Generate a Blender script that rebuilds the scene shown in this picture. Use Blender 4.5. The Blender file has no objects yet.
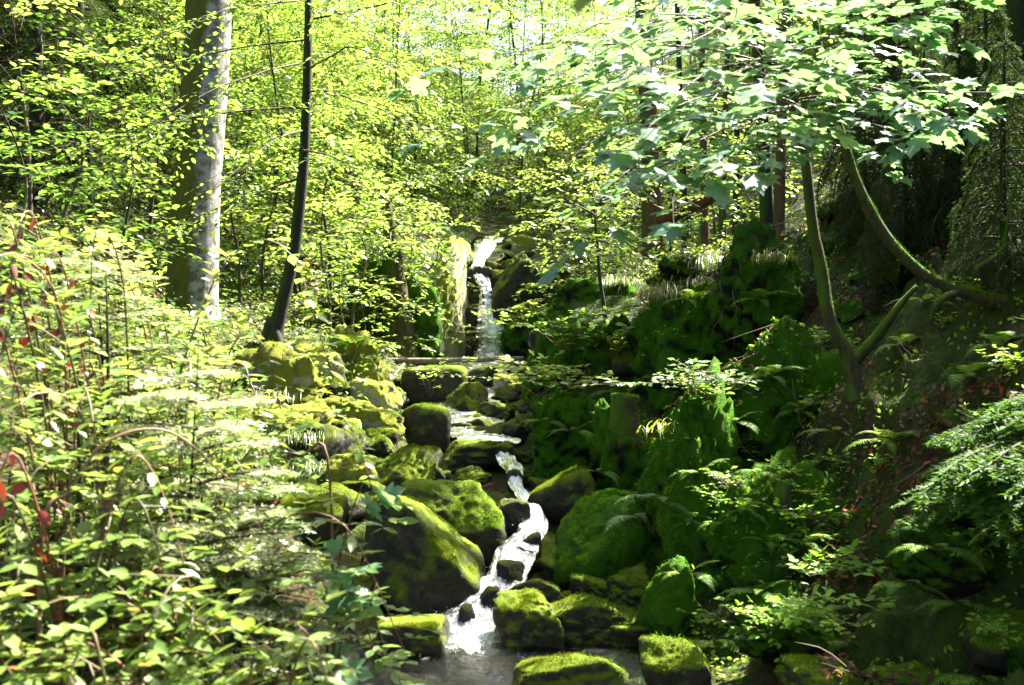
import bpy, bmesh, math, random
import numpy as np
from mathutils import Vector, Matrix
from mathutils.bvhtree import BVHTree

S = bpy.context.scene
COL = S.collection
PI = math.pi
F = 995.5                      # focal length in pixels of a 1024 px wide frame (35 mm lens)
CAMZ = 1.5
RNG = np.random.default_rng(7)

# ------------------------------------------------------------------ helpers
def P(px, py, d):
    return np.array([(px - 512) / F * d, d, CAMZ + (342.5 - py) / F * d])

def nrm(a):
    a = np.asarray(a, float)
    return a / np.maximum(np.linalg.norm(a, axis=-1, keepdims=True), 1e-9)

def _h(i, j, k, s):
    n = (i.astype(np.int64) * 374761393 + j.astype(np.int64) * 668265263 + k.astype(np.int64) * 1274126177 + s * 974711) & 0xffffffff
    n = ((n ^ (n >> 13)) * 1274126177) & 0xffffffff
    n = ((n ^ (n >> 16)) * 2246822519) & 0xffffffff
    return ((n ^ (n >> 15)) & 0xffffff) / float(0x7fffff) - 1.0

def vnoise(p, s=0):
    p = np.asarray(p, float)
    i = np.floor(p).astype(np.int64); f = p - i
    u = f * f * f * (f * (f * 6 - 15) + 10)
    x, y, z = i[..., 0], i[..., 1], i[..., 2]
    r = 0
    for dx in (0, 1):
        wx = u[..., 0] if dx else 1 - u[..., 0]
        for dy in (0, 1):
            wy = u[..., 1] if dy else 1 - u[..., 1]
            for dz in (0, 1):
                wz = u[..., 2] if dz else 1 - u[..., 2]
                r = r + wx * wy * wz * _h(x + dx, y + dy, z + dz, s)
    return r

def fbm(p, o=4, s=0):
    p = np.asarray(p, float); a = 1.0; r = 0; t = 0
    for k in range(o):
        r = r + a * vnoise(p, s + k * 17); t += a
        p = p * 2.03 + 3.1; a *= 0.5
    return r / t

class MB:
    """collects tris and quads into ONE mesh"""
    def __init__(s):
        s.v = []; s.t = []; s.q = []; s.rt = []; s.mt = []; s.mq = []; s.n = 0
    def add(s, v, tris=None, quads=None, rnd=None, mat=0):
        v = np.asarray(v, float).reshape(-1, 3)
        s.v.append(v)
        s.rt.append(np.full(len(v), 0.5) if rnd is None else np.asarray(rnd, float).reshape(-1))
        if tris is not None and len(tris):
            t = np.asarray(tris, np.int64) + s.n; s.t.append(t); s.mt.append(np.full(len(t), mat))
        if quads is not None and len(quads):
            q = np.asarray(quads, np.int64) + s.n; s.q.append(q); s.mq.append(np.full(len(q), mat))
        s.n += len(v)
    def mesh(s, name, mats, smooth=True, attrs=None):
        v = np.concatenate(s.v); r = np.concatenate(s.rt)
        t = np.concatenate(s.t) if s.t else np.zeros((0, 3), np.int64)
        q = np.concatenate(s.q) if s.q else np.zeros((0, 4), np.int64)
        mi = np.concatenate(s.mt + s.mq) if (s.mt or s.mq) else np.zeros(0)
        me = bpy.data.meshes.new(name)
        me.vertices.add(len(v)); me.vertices.foreach_set('co', v.astype(np.float32).ravel())
        me.loops.add(len(t) * 3 + len(q) * 4)
        me.loops.foreach_set('vertex_index', np.concatenate([t.ravel(), q.ravel()]).astype(np.int32))
        me.polygons.add(len(t) + len(q))
        st = np.concatenate([np.arange(len(t)) * 3, len(t) * 3 + np.arange(len(q)) * 4]).astype(np.int32)
        me.polygons.foreach_set('loop_start', st)
        me.polygons.foreach_set('material_index', mi.astype(np.int32))
        me.polygons.foreach_set('use_smooth', np.full(len(st), bool(smooth)))
        for m in (mats if isinstance(mats, (list, tuple)) else [mats]):
            me.materials.append(m)
        a = me.attributes.new('rnd', 'FLOAT', 'POINT'); a.data.foreach_set('value', r.astype(np.float32))
        for k, arr in (attrs or {}).items():
            a = me.attributes.new(k, 'FLOAT', 'POINT'); a.data.foreach_set('value', np.asarray(arr, np.float32))
        me.update(calc_edges=True); me.validate()
        return me
    def build(s, name, mats, parent=None, loc=(0, 0, 0), smooth=True, attrs=None):
        o = bpy.data.objects.new(name, s.mesh(name, mats, smooth, attrs))
        COL.objects.link(o); o.location = loc
        if parent: o.parent = parent
        return o
    def tris(s):
        v = np.concatenate(s.v)
        L = list(s.t)
        for q in s.q: L += [q[:, [0, 1, 2]], q[:, [0, 2, 3]]]
        return v, np.concatenate(L)

def tag(o, label=None, cat=None, group=None, kind=None):
    if label: o['label'] = label
    if cat: o['category'] = cat
    if group: o['group'] = group
    if kind: o['kind'] = kind
    return o

def thing(name, label, cat, loc=(0, 0, 0), group=None, rz=0):
    o = bpy.data.objects.new(name, None); COL.objects.link(o)
    o.empty_display_size = .1
    o.location = loc; o.rotation_euler = (0, 0, rz)
    return tag(o, label, cat, group)

def dup(root, loc, rz=0, sc=1.0, label=None, group=None, tilt=(0, 0)):
    r = root.copy(); COL.objects.link(r)
    r.location = loc; r.rotation_euler = (tilt[0], tilt[1], rz); r.scale = (sc, sc, sc)
    if label: r['label'] = label
    if group: r['group'] = group
    for ch in list(root.children):
        c = ch.copy(); COL.objects.link(c); c.parent = r
        for g in list(ch.children):
            d = g.copy(); COL.objects.link(d); d.parent = c
    return r

def smoothline(pts, n):
    pts = np.asarray(pts, float)
    P0 = np.vstack([2 * pts[0] - pts[1], pts, 2 * pts[-1] - pts[-2]])
    m = len(pts) - 1
    out = []
    for t in np.linspace(0, m, n):
        i = min(int(t), m - 1); f = t - i
        a, b, c, d = P0[i], P0[i + 1], P0[i + 2], P0[i + 3]
        out.append(.5 * ((2 * b) + (-a + c) * f + (2 * a - 5 * b + 4 * c - d) * f * f + (-a + 3 * b - 3 * c + d) * f ** 3))
    return np.array(out)

def tube(mb, pts, rad, sides=6, mat=0, rough=0.0, seed=0, rnd=.5, cap=True):
    pts = np.asarray(pts, float); n = len(pts)
    rad = np.interp(np.linspace(0, 1, n), np.linspace(0, 1, len(np.atleast_1d(rad))), np.atleast_1d(rad))
    d = nrm(np.gradient(pts, axis=0))
    up = np.array([0, 0, 1.]) if abs(d[0][2]) < .9 else np.array([1., 0, 0])
    V = []
    x = nrm(np.cross(up, d[0]))
    ang = np.linspace(0, 2 * PI, sides, endpoint=False)
    for i in range(n):
        x = nrm(x - d[i] * np.dot(x, d[i])); y = np.cross(d[i], x)
        V.append(pts[i] + rad[i] * (np.cos(ang)[:, None] * x + np.sin(ang)[:, None] * y))
    V = np.array(V)
    if rough:
        c = pts[:, None, :]
        nn = fbm(V * np.array([5, 5, 2.]) / max(rad.max() * 4, .04) * .25, 3, seed)
        V = c + (V - c) * (1 + rough * nn[..., None])
    a = np.arange(n - 1)[:, None] * sides; b = np.arange(sides)[None]; b2 = (b + 1) % sides
    q = np.stack([a + b, a + b2, a + sides + b2, a + sides + b], -1).reshape(-1, 4)
    V = V.reshape(-1, 3); t = None
    if cap:
        t = np.array([[(n - 1) * sides, (n - 1) * sides + k, (n - 1) * sides + k + 1] for k in range(1, sides - 1)] +
                     [[0, k + 1, k] for k in range(1, sides - 1)])
    mb.add(V, t, q, np.full(len(V), rnd), mat)

# leaf templates: x along the axis, y across, z up
def T_leaf():
    v = [(0, 0, 0), (.22, .2, .03), (.55, .27, .03), (.82, .13, .0), (1, 0, -.06), (.82, -.13, .0), (.55, -.27, .03), (.22, -.2, .03), (.3, 0, -.02), (.65, 0, -.03)]
    t = [(0, 8, 1), (1, 8, 2), (8, 9, 2), (2, 9, 3), (3, 9, 4), (0, 7, 8), (7, 6, 8), (8, 6, 9), (6, 5, 9), (5, 4, 9)]
    return np.array(v, float), np.array(t)
def T_small():
    v = [(0, 0, 0), (.45, .3, .04), (1, 0, -.05), (.45, -.3, .04)]
    return np.array(v, float), np.array([(0, 2, 1), (0, 3, 2)])
def T_mid():
    v = [(0, 0, 0), (.3, .25, .04), (.7, .24, .03), (1, 0, -.05), (.7, -.24, .03), (.3, -.25, .04), (.5, 0, -.02)]
    return np.array(v, float), np.array([(0, 6, 1), (1, 6, 2), (2, 6, 3), (3, 6, 4), (4, 6, 5), (5, 6, 0)])
def T_maple():
    h = [(.0, .03), (-.1, .2), (.02, .44), (.17, .38), (.27, .27), (.4, .42), (.66, .55), (.66, .38), (.58, .2), (.76, .24), (.85, .13), (1.03, 0)]
    o = h + [(x, -y) for x, y in h[-2::-1]]
    v = [(.33, 0, -.02)] + [(x, y, .0 - .28 * y * y - .12 * x * x + .05 * math.sin(9 * x + 5 * abs(y))) for x, y in o]
    n = len(o)
    return np.array(v, float), np.array([(0, 1 + (k + 1) % n, 1 + k) for k in range(n)])
def T_needle():
    v = [(0, -.06, 0), (0, .06, 0), (.8, .05, 0), (1, 0, 0), (.8, -.05, 0)]
    return np.array(v, float), np.array([(0, 4, 1), (1, 4, 2), (2, 4, 3)])
def T_tri():
    return np.array([(0, -.12, 0), (0, .12, 0), (1, 0, .0)], float), np.array([(0, 2, 1)])
def T_pinna():
    v = [(0, -.1, 0), (0, .1, 0), (.15, .15, .01), (.3, .1, 0), (.45, .125, .01), (.6, .07, 0), (.75, .08, 0), (1, 0, -.05),
         (.75, -.08, 0), (.6, -.07, 0), (.45, -.125, .01), (.3, -.1, 0), (.15, -.15, .01)]
    t = [(0, 12, 1), (1, 12, 2), (2, 12, 11), (2, 11, 3), (3, 11, 10), (3, 10, 4), (4, 10, 9), (4, 9, 5), (5, 9, 8), (5, 8, 6), (6, 8, 7)]
    return np.array(v, float), np.array([(a, c, b) for a, b, c in t])[:, [0, 2, 1]]
MID = T_mid()
LEAF, SMALL, MAPLE, NEEDLE, TRI, PINNA = T_leaf(), T_small(), T_maple(), T_needle(), T_tri(), T_pinna()

class Leaves:
    def __init__(s): s.p = []; s.a = []; s.n = []; s.s = []; s.r = []
    def add(s, p, a, n, size, r=None):
        s.p.append(p); s.a.append(a); s.n.append(n); s.s.append(size); s.r.append(RNG.random() if r is None else r)
    def put(s, mb, T, mat=0):
        if s.p: scatter(mb, T, np.array(s.p), np.array(s.a), np.array(s.n), np.array(s.s), np.array(s.r), mat)

def scatter(mb, T, p, a, n, size, r, mat=0):
    tv, tt = T
    a = nrm(a); b = nrm(np.cross(n, a)); n = np.cross(a, b)
    size = np.broadcast_to(np.asarray(size, float), (len(p),))
    V = p[:, None, :] + size[:, None, None] * (tv[None, :, 0, None] * a[:, None, :] + tv[None, :, 1, None] * b[:, None, :] + tv[None, :, 2, None] * n[:, None, :])
    k = len(tv)
    t = tt[None] + (np.arange(len(p)) * k)[:, None, None]
    mb.add(V.reshape(-1, 3), t.reshape(-1, 3), None, np.repeat(r, k), mat)

# ------------------------------------------------------------------ materials
def new_mat(name):
    m = bpy.data.materials.new(name); m.use_nodes = True
    nt = m.node_tree; nt.nodes.clear()
    return m, nt, (lambda typ, **kw: _node(nt, typ, kw)), nt.links.new
def _node(nt, typ, kw):
    n = nt.nodes.new('ShaderNode' + typ)
    for k, v in kw.items():
        if k in n.inputs: n.inputs[k].default_value = v
        else: setattr(n, k, v)
    return n
def ramp(N, stops):
    r = N('ValToRGB'); e = r.color_ramp.elements
    while len(e) < len(stops): e.new(.5)
    for i, (p, c) in enumerate(stops):
        e[i].position = p; e[i].color = (*c, 1)
    return r

def mat_leaf(name, stops, trans=(.3, .42, .03), tf=.45, rough=.35, spec=.5):
    m, nt, N, L = new_mat(name)
    at = N('Attribute', attribute_name='rnd')
    r0 = ramp(N, stops); L(at.outputs['Fac'], r0.inputs[0])
    oi = N('ObjectInfo'); tr = ramp(N, [(0, (.55, .72, .6)), (.5, (.95, 1, .9)), (1, (1.25, 1.15, 1.3))]); L(oi.outputs['Random'], tr.inputs[0])
    r = N('MixRGB', blend_type='MULTIPLY'); r.inputs[0].default_value = 1; L(r0.outputs[0], r.inputs[1]); L(tr.outputs[0], r.inputs[2])
    tm = N('MixRGB', blend_type='MULTIPLY'); tm.inputs[0].default_value = 1; tm.inputs[1].default_value = (*trans, 1); L(tr.outputs[0], tm.inputs[2])
    b = N('BsdfPrincipled', Roughness=rough); b.inputs['Specular IOR Level'].default_value = spec
    L(r.outputs[0], b.inputs['Base Color'])
    t = N('BsdfTranslucent')
    mx = N('MixRGB', blend_type='MIX'); mx.inputs[0].default_value = .6
    L(r.outputs[0], mx.inputs[1]); L(tm.outputs[0], mx.inputs[2])
    L(mx.outputs[0], t.inputs[0])
    ms = N('MixShader'); ms.inputs[0].default_value = tf
    L(b.outputs[0], ms.inputs[1]); L(t.outputs[0], ms.inputs[2])
    o = N('OutputMaterial'); L(ms.outputs[0], o.inputs[0])
    return m

def mat_rock(name, moss1, moss2, rock1, rock2, mossy=.5, scale=1.0, bump=.6, rough=.85, dist=.03):
    """rock with moss on the faces that look up; dark rock colours also paint shade"""
    m, nt, N, L = new_mat(name)
    tc = N('TexCoord'); geo = N('NewGeometry')
    n1 = N('TexNoise', Scale=2.5 * scale, Detail=6, Roughness=.65); L(tc.outputs['Object'], n1.inputs['Vector'])
    n2 = N('TexNoise', Scale=14 * scale, Detail=8, Roughness=.7); L(tc.outputs['Object'], n2.inputs['Vector'])
    n3 = N('TexNoise', Scale=70 * scale, Detail=4, Roughness=.7); L(tc.outputs['Object'], n3.inputs['Vector'])
    rc = ramp(N, [(.3, rock1), (.7, rock2)]); L(n2.outputs['Fac'], rc.inputs[0])
    mc = ramp(N, [(.3, moss1), (.52, moss2), (.75, tuple(c * 1.35 for c in moss2))])
    mixn = N('Math', operation='MULTIPLY_ADD'); mixn.inputs[1].default_value = .5
    h = N('Math', operation='MULTIPLY'); h.inputs[1].default_value = .5
    L(n1.outputs['Fac'], h.inputs[0]); L(n2.outputs['Fac'], mixn.inputs[0]); L(h.outputs[0], mixn.inputs[2])
    L(mixn.outputs[0], mc.inputs[0])
    sx = N('SeparateXYZ'); L(geo.outputs['Normal'], sx.inputs[0])
    ma = N('Math', operation='MULTIPLY_ADD'); ma.inputs[1].default_value = .55; ma.inputs[2].default_value = mossy - .5
    L(sx.outputs['Z'], ma.inputs[0])
    add = N('Math', operation='ADD'); L(ma.outputs[0], add.inputs[0]); L(n1.outputs['Fac'], add.inputs[1])
    add2 = N('Math', operation='MULTIPLY_ADD'); add2.inputs[1].default_value = .35; L(n2.outputs['Fac'], add2.inputs[0]); L(add.outputs[0], add2.inputs[2])
    mr = N('MapRange'); mr.inputs['From Min'].default_value = .55; mr.inputs['From Max'].default_value = .8; L(add2.outputs[0], mr.inputs['Value'])
    mx = N('MixRGB'); L(mr.outputs[0], mx.inputs[0]); L(rc.outputs[0], mx.inputs[1]); L(mc.outputs[0], mx.inputs[2])
    b = N('BsdfPrincipled'); L(mx.outputs[0], b.inputs['Base Color'])
    rr = N('MapRange'); rr.inputs['To Min'].default_value = rough - .35; rr.inputs['To Max'].default_value = .95; L(mr.outputs[0], rr.inputs['Value']); L(rr.outputs[0], b.inputs['Roughness'])
    b.inputs['Specular IOR Level'].default_value = .12
    hs = N('Math', operation='MULTIPLY_ADD'); hs.inputs[1].default_value = .5; L(n3.outputs['Fac'], hs.inputs[0]); L(n2.outputs['Fac'], hs.inputs[2])
    bp = N('Bump', Strength=bump, Distance=dist); L(hs.outputs[0], bp.inputs['Height']); L(bp.outputs[0], b.inputs['Normal'])
    o = N('OutputMaterial'); L(b.outputs[0], o.inputs[0])
    return m

def mat_bark(name, c1, c2, moss=None, side=(-1, 0, 0), thr=.0, lichen=None, stretch=.25, scale=22, bump=.7):
    m, nt, N, L = new_mat(name)
    tc = N('TexCoord'); mp = N('Mapping'); mp.inputs['Scale'].default_value = (1, 1, stretch); L(tc.outputs['Object'], mp.inputs[0])
    n = N('TexNoise', Scale=scale, Detail=8, Roughness=.7); L(mp.outputs[0], n.inputs['Vector'])
    n1 = N('TexNoise', Scale=3.5, Detail=6, Roughness=.7); L(tc.outputs['Object'], n1.inputs['Vector'])
    r = ramp(N, [(.3, c1), (.7, c2)]); L(n.outputs['Fac'], r.inputs[0])
    col = r.outputs[0]
    if lichen:
        vo = N('TexNoise', Scale=9, Detail=5, Roughness=.6); L(tc.outputs['Object'], vo.inputs['Vector'])
        lm = N('MapRange'); lm.inputs['From Min'].default_value = .42; lm.inputs['From Max'].default_value = .56; L(vo.outputs['Fac'], lm.inputs['Value'])
        mx = N('MixRGB'); L(lm.outputs[0], mx.inputs[0]); L(col, mx.inputs[1]); mx.inputs[2].default_value = (*lichen, 1); col = mx.outputs[0]
    if moss:
        g = N('NewGeometry'); dt = N('VectorMath', operation='DOT_PRODUCT'); dt.inputs[1].default_value = side; L(g.outputs['Normal'], dt.inputs[0])
        ad = N('Math', operation='ADD'); L(dt.outputs['Value'], ad.inputs[0]); L(n1.outputs['Fac'], ad.inputs[1])
        mm = N('MapRange'); mm.inputs['From Min'].default_value = thr; mm.inputs['From Max'].default_value = thr + .18; L(ad.outputs[0], mm.inputs['Value'])
        mr = ramp(N, [(.3, tuple(c * .5 for c in moss)), (.65, moss)]); L(n.outputs['Fac'], mr.inputs[0])
        mx = N('MixRGB'); L(mm.outputs[0], mx.inputs[0]); L(col, mx.inputs[1]); L(mr.outputs[0], mx.inputs[2]); col = mx.outputs[0]
    b = N('BsdfPrincipled', Roughness=.9); b.inputs['Specular IOR Level'].default_value = .2; L(col, b.inputs['Base Color'])
    bp = N('Bump', Strength=bump, Distance=.02); L(n.outputs['Fac'], bp.inputs['Height']); L(bp.outputs[0], b.inputs['Normal'])
    o = N('OutputMaterial'); L(b.outputs[0], o.inputs[0])
    return m

def mat_attr(name, stops, rough=.8, spec=.2, tf=0.0):
    m, nt, N, L = new_mat(name)
    at = N('Attribute', attribute_name='rnd'); r = ramp(N, stops); L(at.outputs['Fac'], r.inputs[0])
    b = N('BsdfPrincipled', Roughness=rough); b.inputs['Specular IOR Level'].default_value = spec; L(r.outputs[0], b.inputs['Base Color'])
    out = b.outputs[0]
    if tf:
        t = N('BsdfTranslucent'); L(r.outputs[0], t.inputs[0])
        ms = N('MixShader'); ms.inputs[0].default_value = tf; L(out, ms.inputs[1]); L(t.outputs[0], ms.inputs[2]); out = ms.outputs[0]
    o = N('OutputMaterial'); L(out, o.inputs[0])
    return m

def mat_soil():
    m, nt, N, L = new_mat('forest_soil')
    tc = N('TexCoord'); geo = N('NewGeometry')
    n1 = N('TexNoise', Scale=.9, Detail=6, Roughness=.65); L(tc.outputs['Object'], n1.inputs['Vector'])
    n2 = N('TexNoise', Scale=9, Detail=8, Roughness=.75); L(tc.outputs['Object'], n2.inputs['Vector'])
    vo = N('TexVoronoi', Scale=26); L(tc.outputs['Object'], vo.inputs['Vector'])
    lit = ramp(N, [(0, (.010, .007, .003)), (.45, (.026, .014, .006)), (.8, (.05, .022, .008)), (1, (.016, .010, .004))])
    sv = N('SeparateXYZ'); L(vo.outputs['Color'], sv.inputs[0]); L(sv.outputs[0], lit.inputs[0])
    mc = ramp(N, [(.35, (.010, .022, .003)), (.65, (.045, .07, .006))]); L(n2.outputs['Fac'], mc.inputs[0])
    ad = N('Math', operation='MULTIPLY_ADD'); ad.inputs[1].default_value = .45; L(n2.outputs['Fac'], ad.inputs[0]); L(n1.outputs['Fac'], ad.inputs[2])
    mr = N('MapRange'); mr.inputs['From Min'].default_value = .6; mr.inputs['From Max'].default_value = .76; L(ad.outputs[0], mr.inputs['Value'])
    mx = N('MixRGB'); L(mr.outputs[0], mx.inputs[0]); L(lit.outputs[0], mx.inputs[1]); L(mc.outputs[0], mx.inputs[2])
    b = N('BsdfPrincipled', Roughness=.95); b.inputs['Specular IOR Level'].default_value = .15; L(mx.outputs[0], b.inputs['Base Color'])
    hs = N('Math', operation='MULTIPLY_ADD'); hs.inputs[1].default_value = .4; L(vo.outputs['Distance'], hs.inputs[0]); L(n2.outputs['Fac'], hs.inputs[2])
    bp = N('Bump', Strength=.8, Distance=.05); L(hs.outputs[0], bp.inputs['Height']); L(bp.outputs[0], b.inputs['Normal'])
    o = N('OutputMaterial'); L(b.outputs[0], o.inputs[0])
    return m

def mat_water():
    m, nt, N, L = new_mat('stream_water')
    tc = N('TexCoord')
    at = N('Attribute', attribute_name='foam'); au = N('Attribute', attribute_name='along'); av = N('Attribute', attribute_name='across')
    cb = N('CombineXYZ'); L(av.outputs['Fac'], cb.inputs[0]); L(au.outputs['Fac'], cb.inputs[1])
    mp = N('Mapping'); mp.inputs['Scale'].default_value = (60, 9, 1); L(cb.outputs[0], mp.inputs[0])
    ns = N('TexNoise', Scale=1, Detail=6, Roughness=.7); ns.inputs['Distortion'].default_value = 1.3; L(mp.outputs[0], ns.inputs['Vector'])
    n2 = N('TexNoise', Scale=20, Detail=7, Roughness=.7); L(tc.outputs['Object'], n2.inputs['Vector'])
    a1 = N('Math', operation='MULTIPLY_ADD'); a1.inputs[1].default_value = .5; L(n2.outputs['Fac'], a1.inputs[0]); L(ns.outputs['Fac'], a1.inputs[2])
    a2 = N('Math', operation='ADD'); L(a1.outputs[0], a2.inputs[0]); L(at.outputs['Fac'], a2.inputs[1])
    mr = N('MapRange'); mr.inputs['From Min'].default_value = 1.04; mr.inputs['From Max'].default_value = 1.36; L(a2.outputs[0], mr.inputs['Value'])
    w = N('BsdfGlossy', Roughness=.05); tp = N('BsdfTransparent'); tp.inputs[0].default_value = (.62, .7, .6, 1)
    fr = N('Fresnel', IOR=1.33); bp = N('Bump', Strength=.8, Distance=.02); L(a1.outputs[0], bp.inputs['Height'])
    L(bp.outputs[0], w.inputs['Normal']); L(bp.outputs[0], fr.inputs['Normal'])
    wm = N('MixShader'); L(fr.outputs[0], wm.inputs[0]); L(tp.outputs[0], wm.inputs[1]); L(w.outputs[0], wm.inputs[2])
    f = N('BsdfPrincipled', Roughness=.4); f.inputs['Base Color'].default_value = (.62, .67, .67, 1); L(bp.outputs[0], f.inputs['Normal'])
    ms = N('MixShader'); L(mr.outputs[0], ms.inputs[0]); L(wm.outputs[0], ms.inputs[1]); L(f.outputs[0], ms.inputs[2])
    o = N('OutputMaterial'); L(ms.outputs[0], o.inputs[0])
    return m

M = {}
M['soil'] = mat_soil()
M['water'] = mat_water()
M['foam'] = mat_attr('foam_drop', [(0, (.7, .74, .74)), (1, (.8, .82, .82))], .3, .5)
M['boulder'] = mat_rock('boulder_moss_shade', (.016, .04, .002), (.07, .1, .004), (.006, .007, .004), (.04, .036, .022), .26)  # near-black bare rock also paints the shade on steep front faces
M['wall'] = mat_rock('mossy_wall_shade', (.008, .045, .001), (.05, .14, .003), (.004, .005, .003), (.022, .018, .010), .58, bump=1.0, dist=.07)  # shaded copy of the mossy rock, green shade put into its colours
M['lit'] = mat_rock('sunny_moss_rock', (.05, .06, .008), (.13, .14, .016), (.2, .19, .16), (.42, .4, .36), .62)  # sunlit copy of the mossy rock, sunshine put into its paler colours
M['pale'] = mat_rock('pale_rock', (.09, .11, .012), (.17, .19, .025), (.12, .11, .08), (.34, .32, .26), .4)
M['wet'] = mat_rock('wet_rock', (.02, .03, .005), (.05, .06, .008), (.01, .011, .01), (.035, .035, .03), .25, rough=.5)
M['moss_dark'] = mat_attr('moss_fibres_shade', [(0, (.014, .06, .002)), (.5, (.065, .18, .004)), (1, (.19, .29, .010))], .95, 0, .3)  # moss as it looks in shade, the green shade put into its colour
M['moss_gold'] = mat_attr('moss_fibres_sunlit', [(0, (.025, .05, .002)), (.55, (.10, .14, .005)), (1, (.18, .19, .010))], .95, 0, .3)  # moss as it looks in sun, the golden light put into its colour
BE = [(0, (.045, .09, .014)), (.5, (.085, .14, .02)), (.85, (.13, .18, .03)), (1, (.2, .24, .08))]  # palest stop paints bright highlights onto some of the leaves
M['beech'] = mat_leaf('beech_leaf', BE, (.33, .47, .06), .5, .33, .7)
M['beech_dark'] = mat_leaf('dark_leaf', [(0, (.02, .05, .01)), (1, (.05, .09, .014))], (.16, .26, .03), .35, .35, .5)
M['bramble'] = mat_leaf('shrub_leaf', [(0, (.09, .15, .025)), (.75, (.16, .22, .05)), (.965, (.2, .25, .08)), (.985, (.2, .16, .03)), (1, (.2, .05, .02))], (.40, .48, .07), .42, .42, .4)
M['maple'] = mat_leaf('sycamore_leaf', [(0, (.04, .11, .06)), (.8, (.10, .2, .11)), (1, (.14, .22, .06))], (.22, .40, .09), .4, .5, .3)
M['fern'] = mat_leaf('fern_leaf', [(0, (.10, .21, .016)), (1, (.18, .32, .03))], (.34, .52, .04), .4, .6, .15)
M['fernpale'] = mat_leaf('pale_fern_leaf', [(0, (.1, .16, .06)), (1, (.16, .22, .08))], (.3, .4, .1), .3, .45, .4)
M['needle'] = mat_leaf('fir_needle', [(0, (.12, .17, .06)), (1, (.26, .31, .16))], (.3, .38, .1), .35, .4, .6)
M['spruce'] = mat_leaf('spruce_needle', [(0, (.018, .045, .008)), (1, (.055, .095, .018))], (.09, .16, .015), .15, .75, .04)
M['yew'] = mat_leaf('green_needle', [(0, (.04, .11, .010)), (1, (.09, .17, .02))], (.2, .34, .03), .35, .6, .12)
M['grass'] = mat_leaf('grass_blade', [(0, (.06, .11, .010)), (.75, (.13, .18, .02)), (.8, (.14, .09, .025)), (1, (.2, .09, .025))], (.3, .34, .04), .35, .45, .4)
M['litter'] = mat_attr('fallen_leaf', [(0, (.02, .010, .005)), (.5, (.06, .022, .008)), (.8, (.12, .035, .012)), (.93, (.26, .025, .010)), (1, (.24, .12, .04))], .6, .3, .1)
M['redleaf'] = mat_attr('red_leaf', [(0, (.05, .012, .008)), (.5, (.15, .012, .008)), (1, (.22, .04, .015))], .5, .4, .3)
M['twig'] = mat_attr('twig_bark', [(0, (.03, .02, .012)), (1, (.09, .06, .03))], .8, .3)
M['stem'] = mat_attr('shrub_stem', [(0, (.05, .05, .015)), (.6, (.11, .07, .03)), (1, (.16, .06, .03))], .6, .4)
M['bark_big'] = mat_bark('fir_bark', (.035, .03, .025), (.12, .108, .095), (.085, .09, .012), (-1, -.2, 0), .36, (.2, .205, .2))
M['bark_dark'] = mat_bark('dark_bark', (.008, .009, .005), (.03, .028, .018), (.03, .055, .004), (-.6, 0, .3), .5)
M['bark_brown'] = mat_bark('brown_bark', (.04, .022, .012), (.13, .07, .035), (.05, .07, .01), (-.6, 0, 0), .8)
M['bark_moss'] = mat_bark('mossy_bark', (.018, .015, .008), (.075, .06, .03), (.06, .11, .006), (-.35, -.1, .9), .62, bump=1.0)
M['bark_red'] = mat_bark('dead_bark', (.035, .012, .008), (.12, .04, .025))
M['bark_pale'] = mat_bark('weathered_pole', (.06, .05, .035), (.2, .17, .12))

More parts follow.
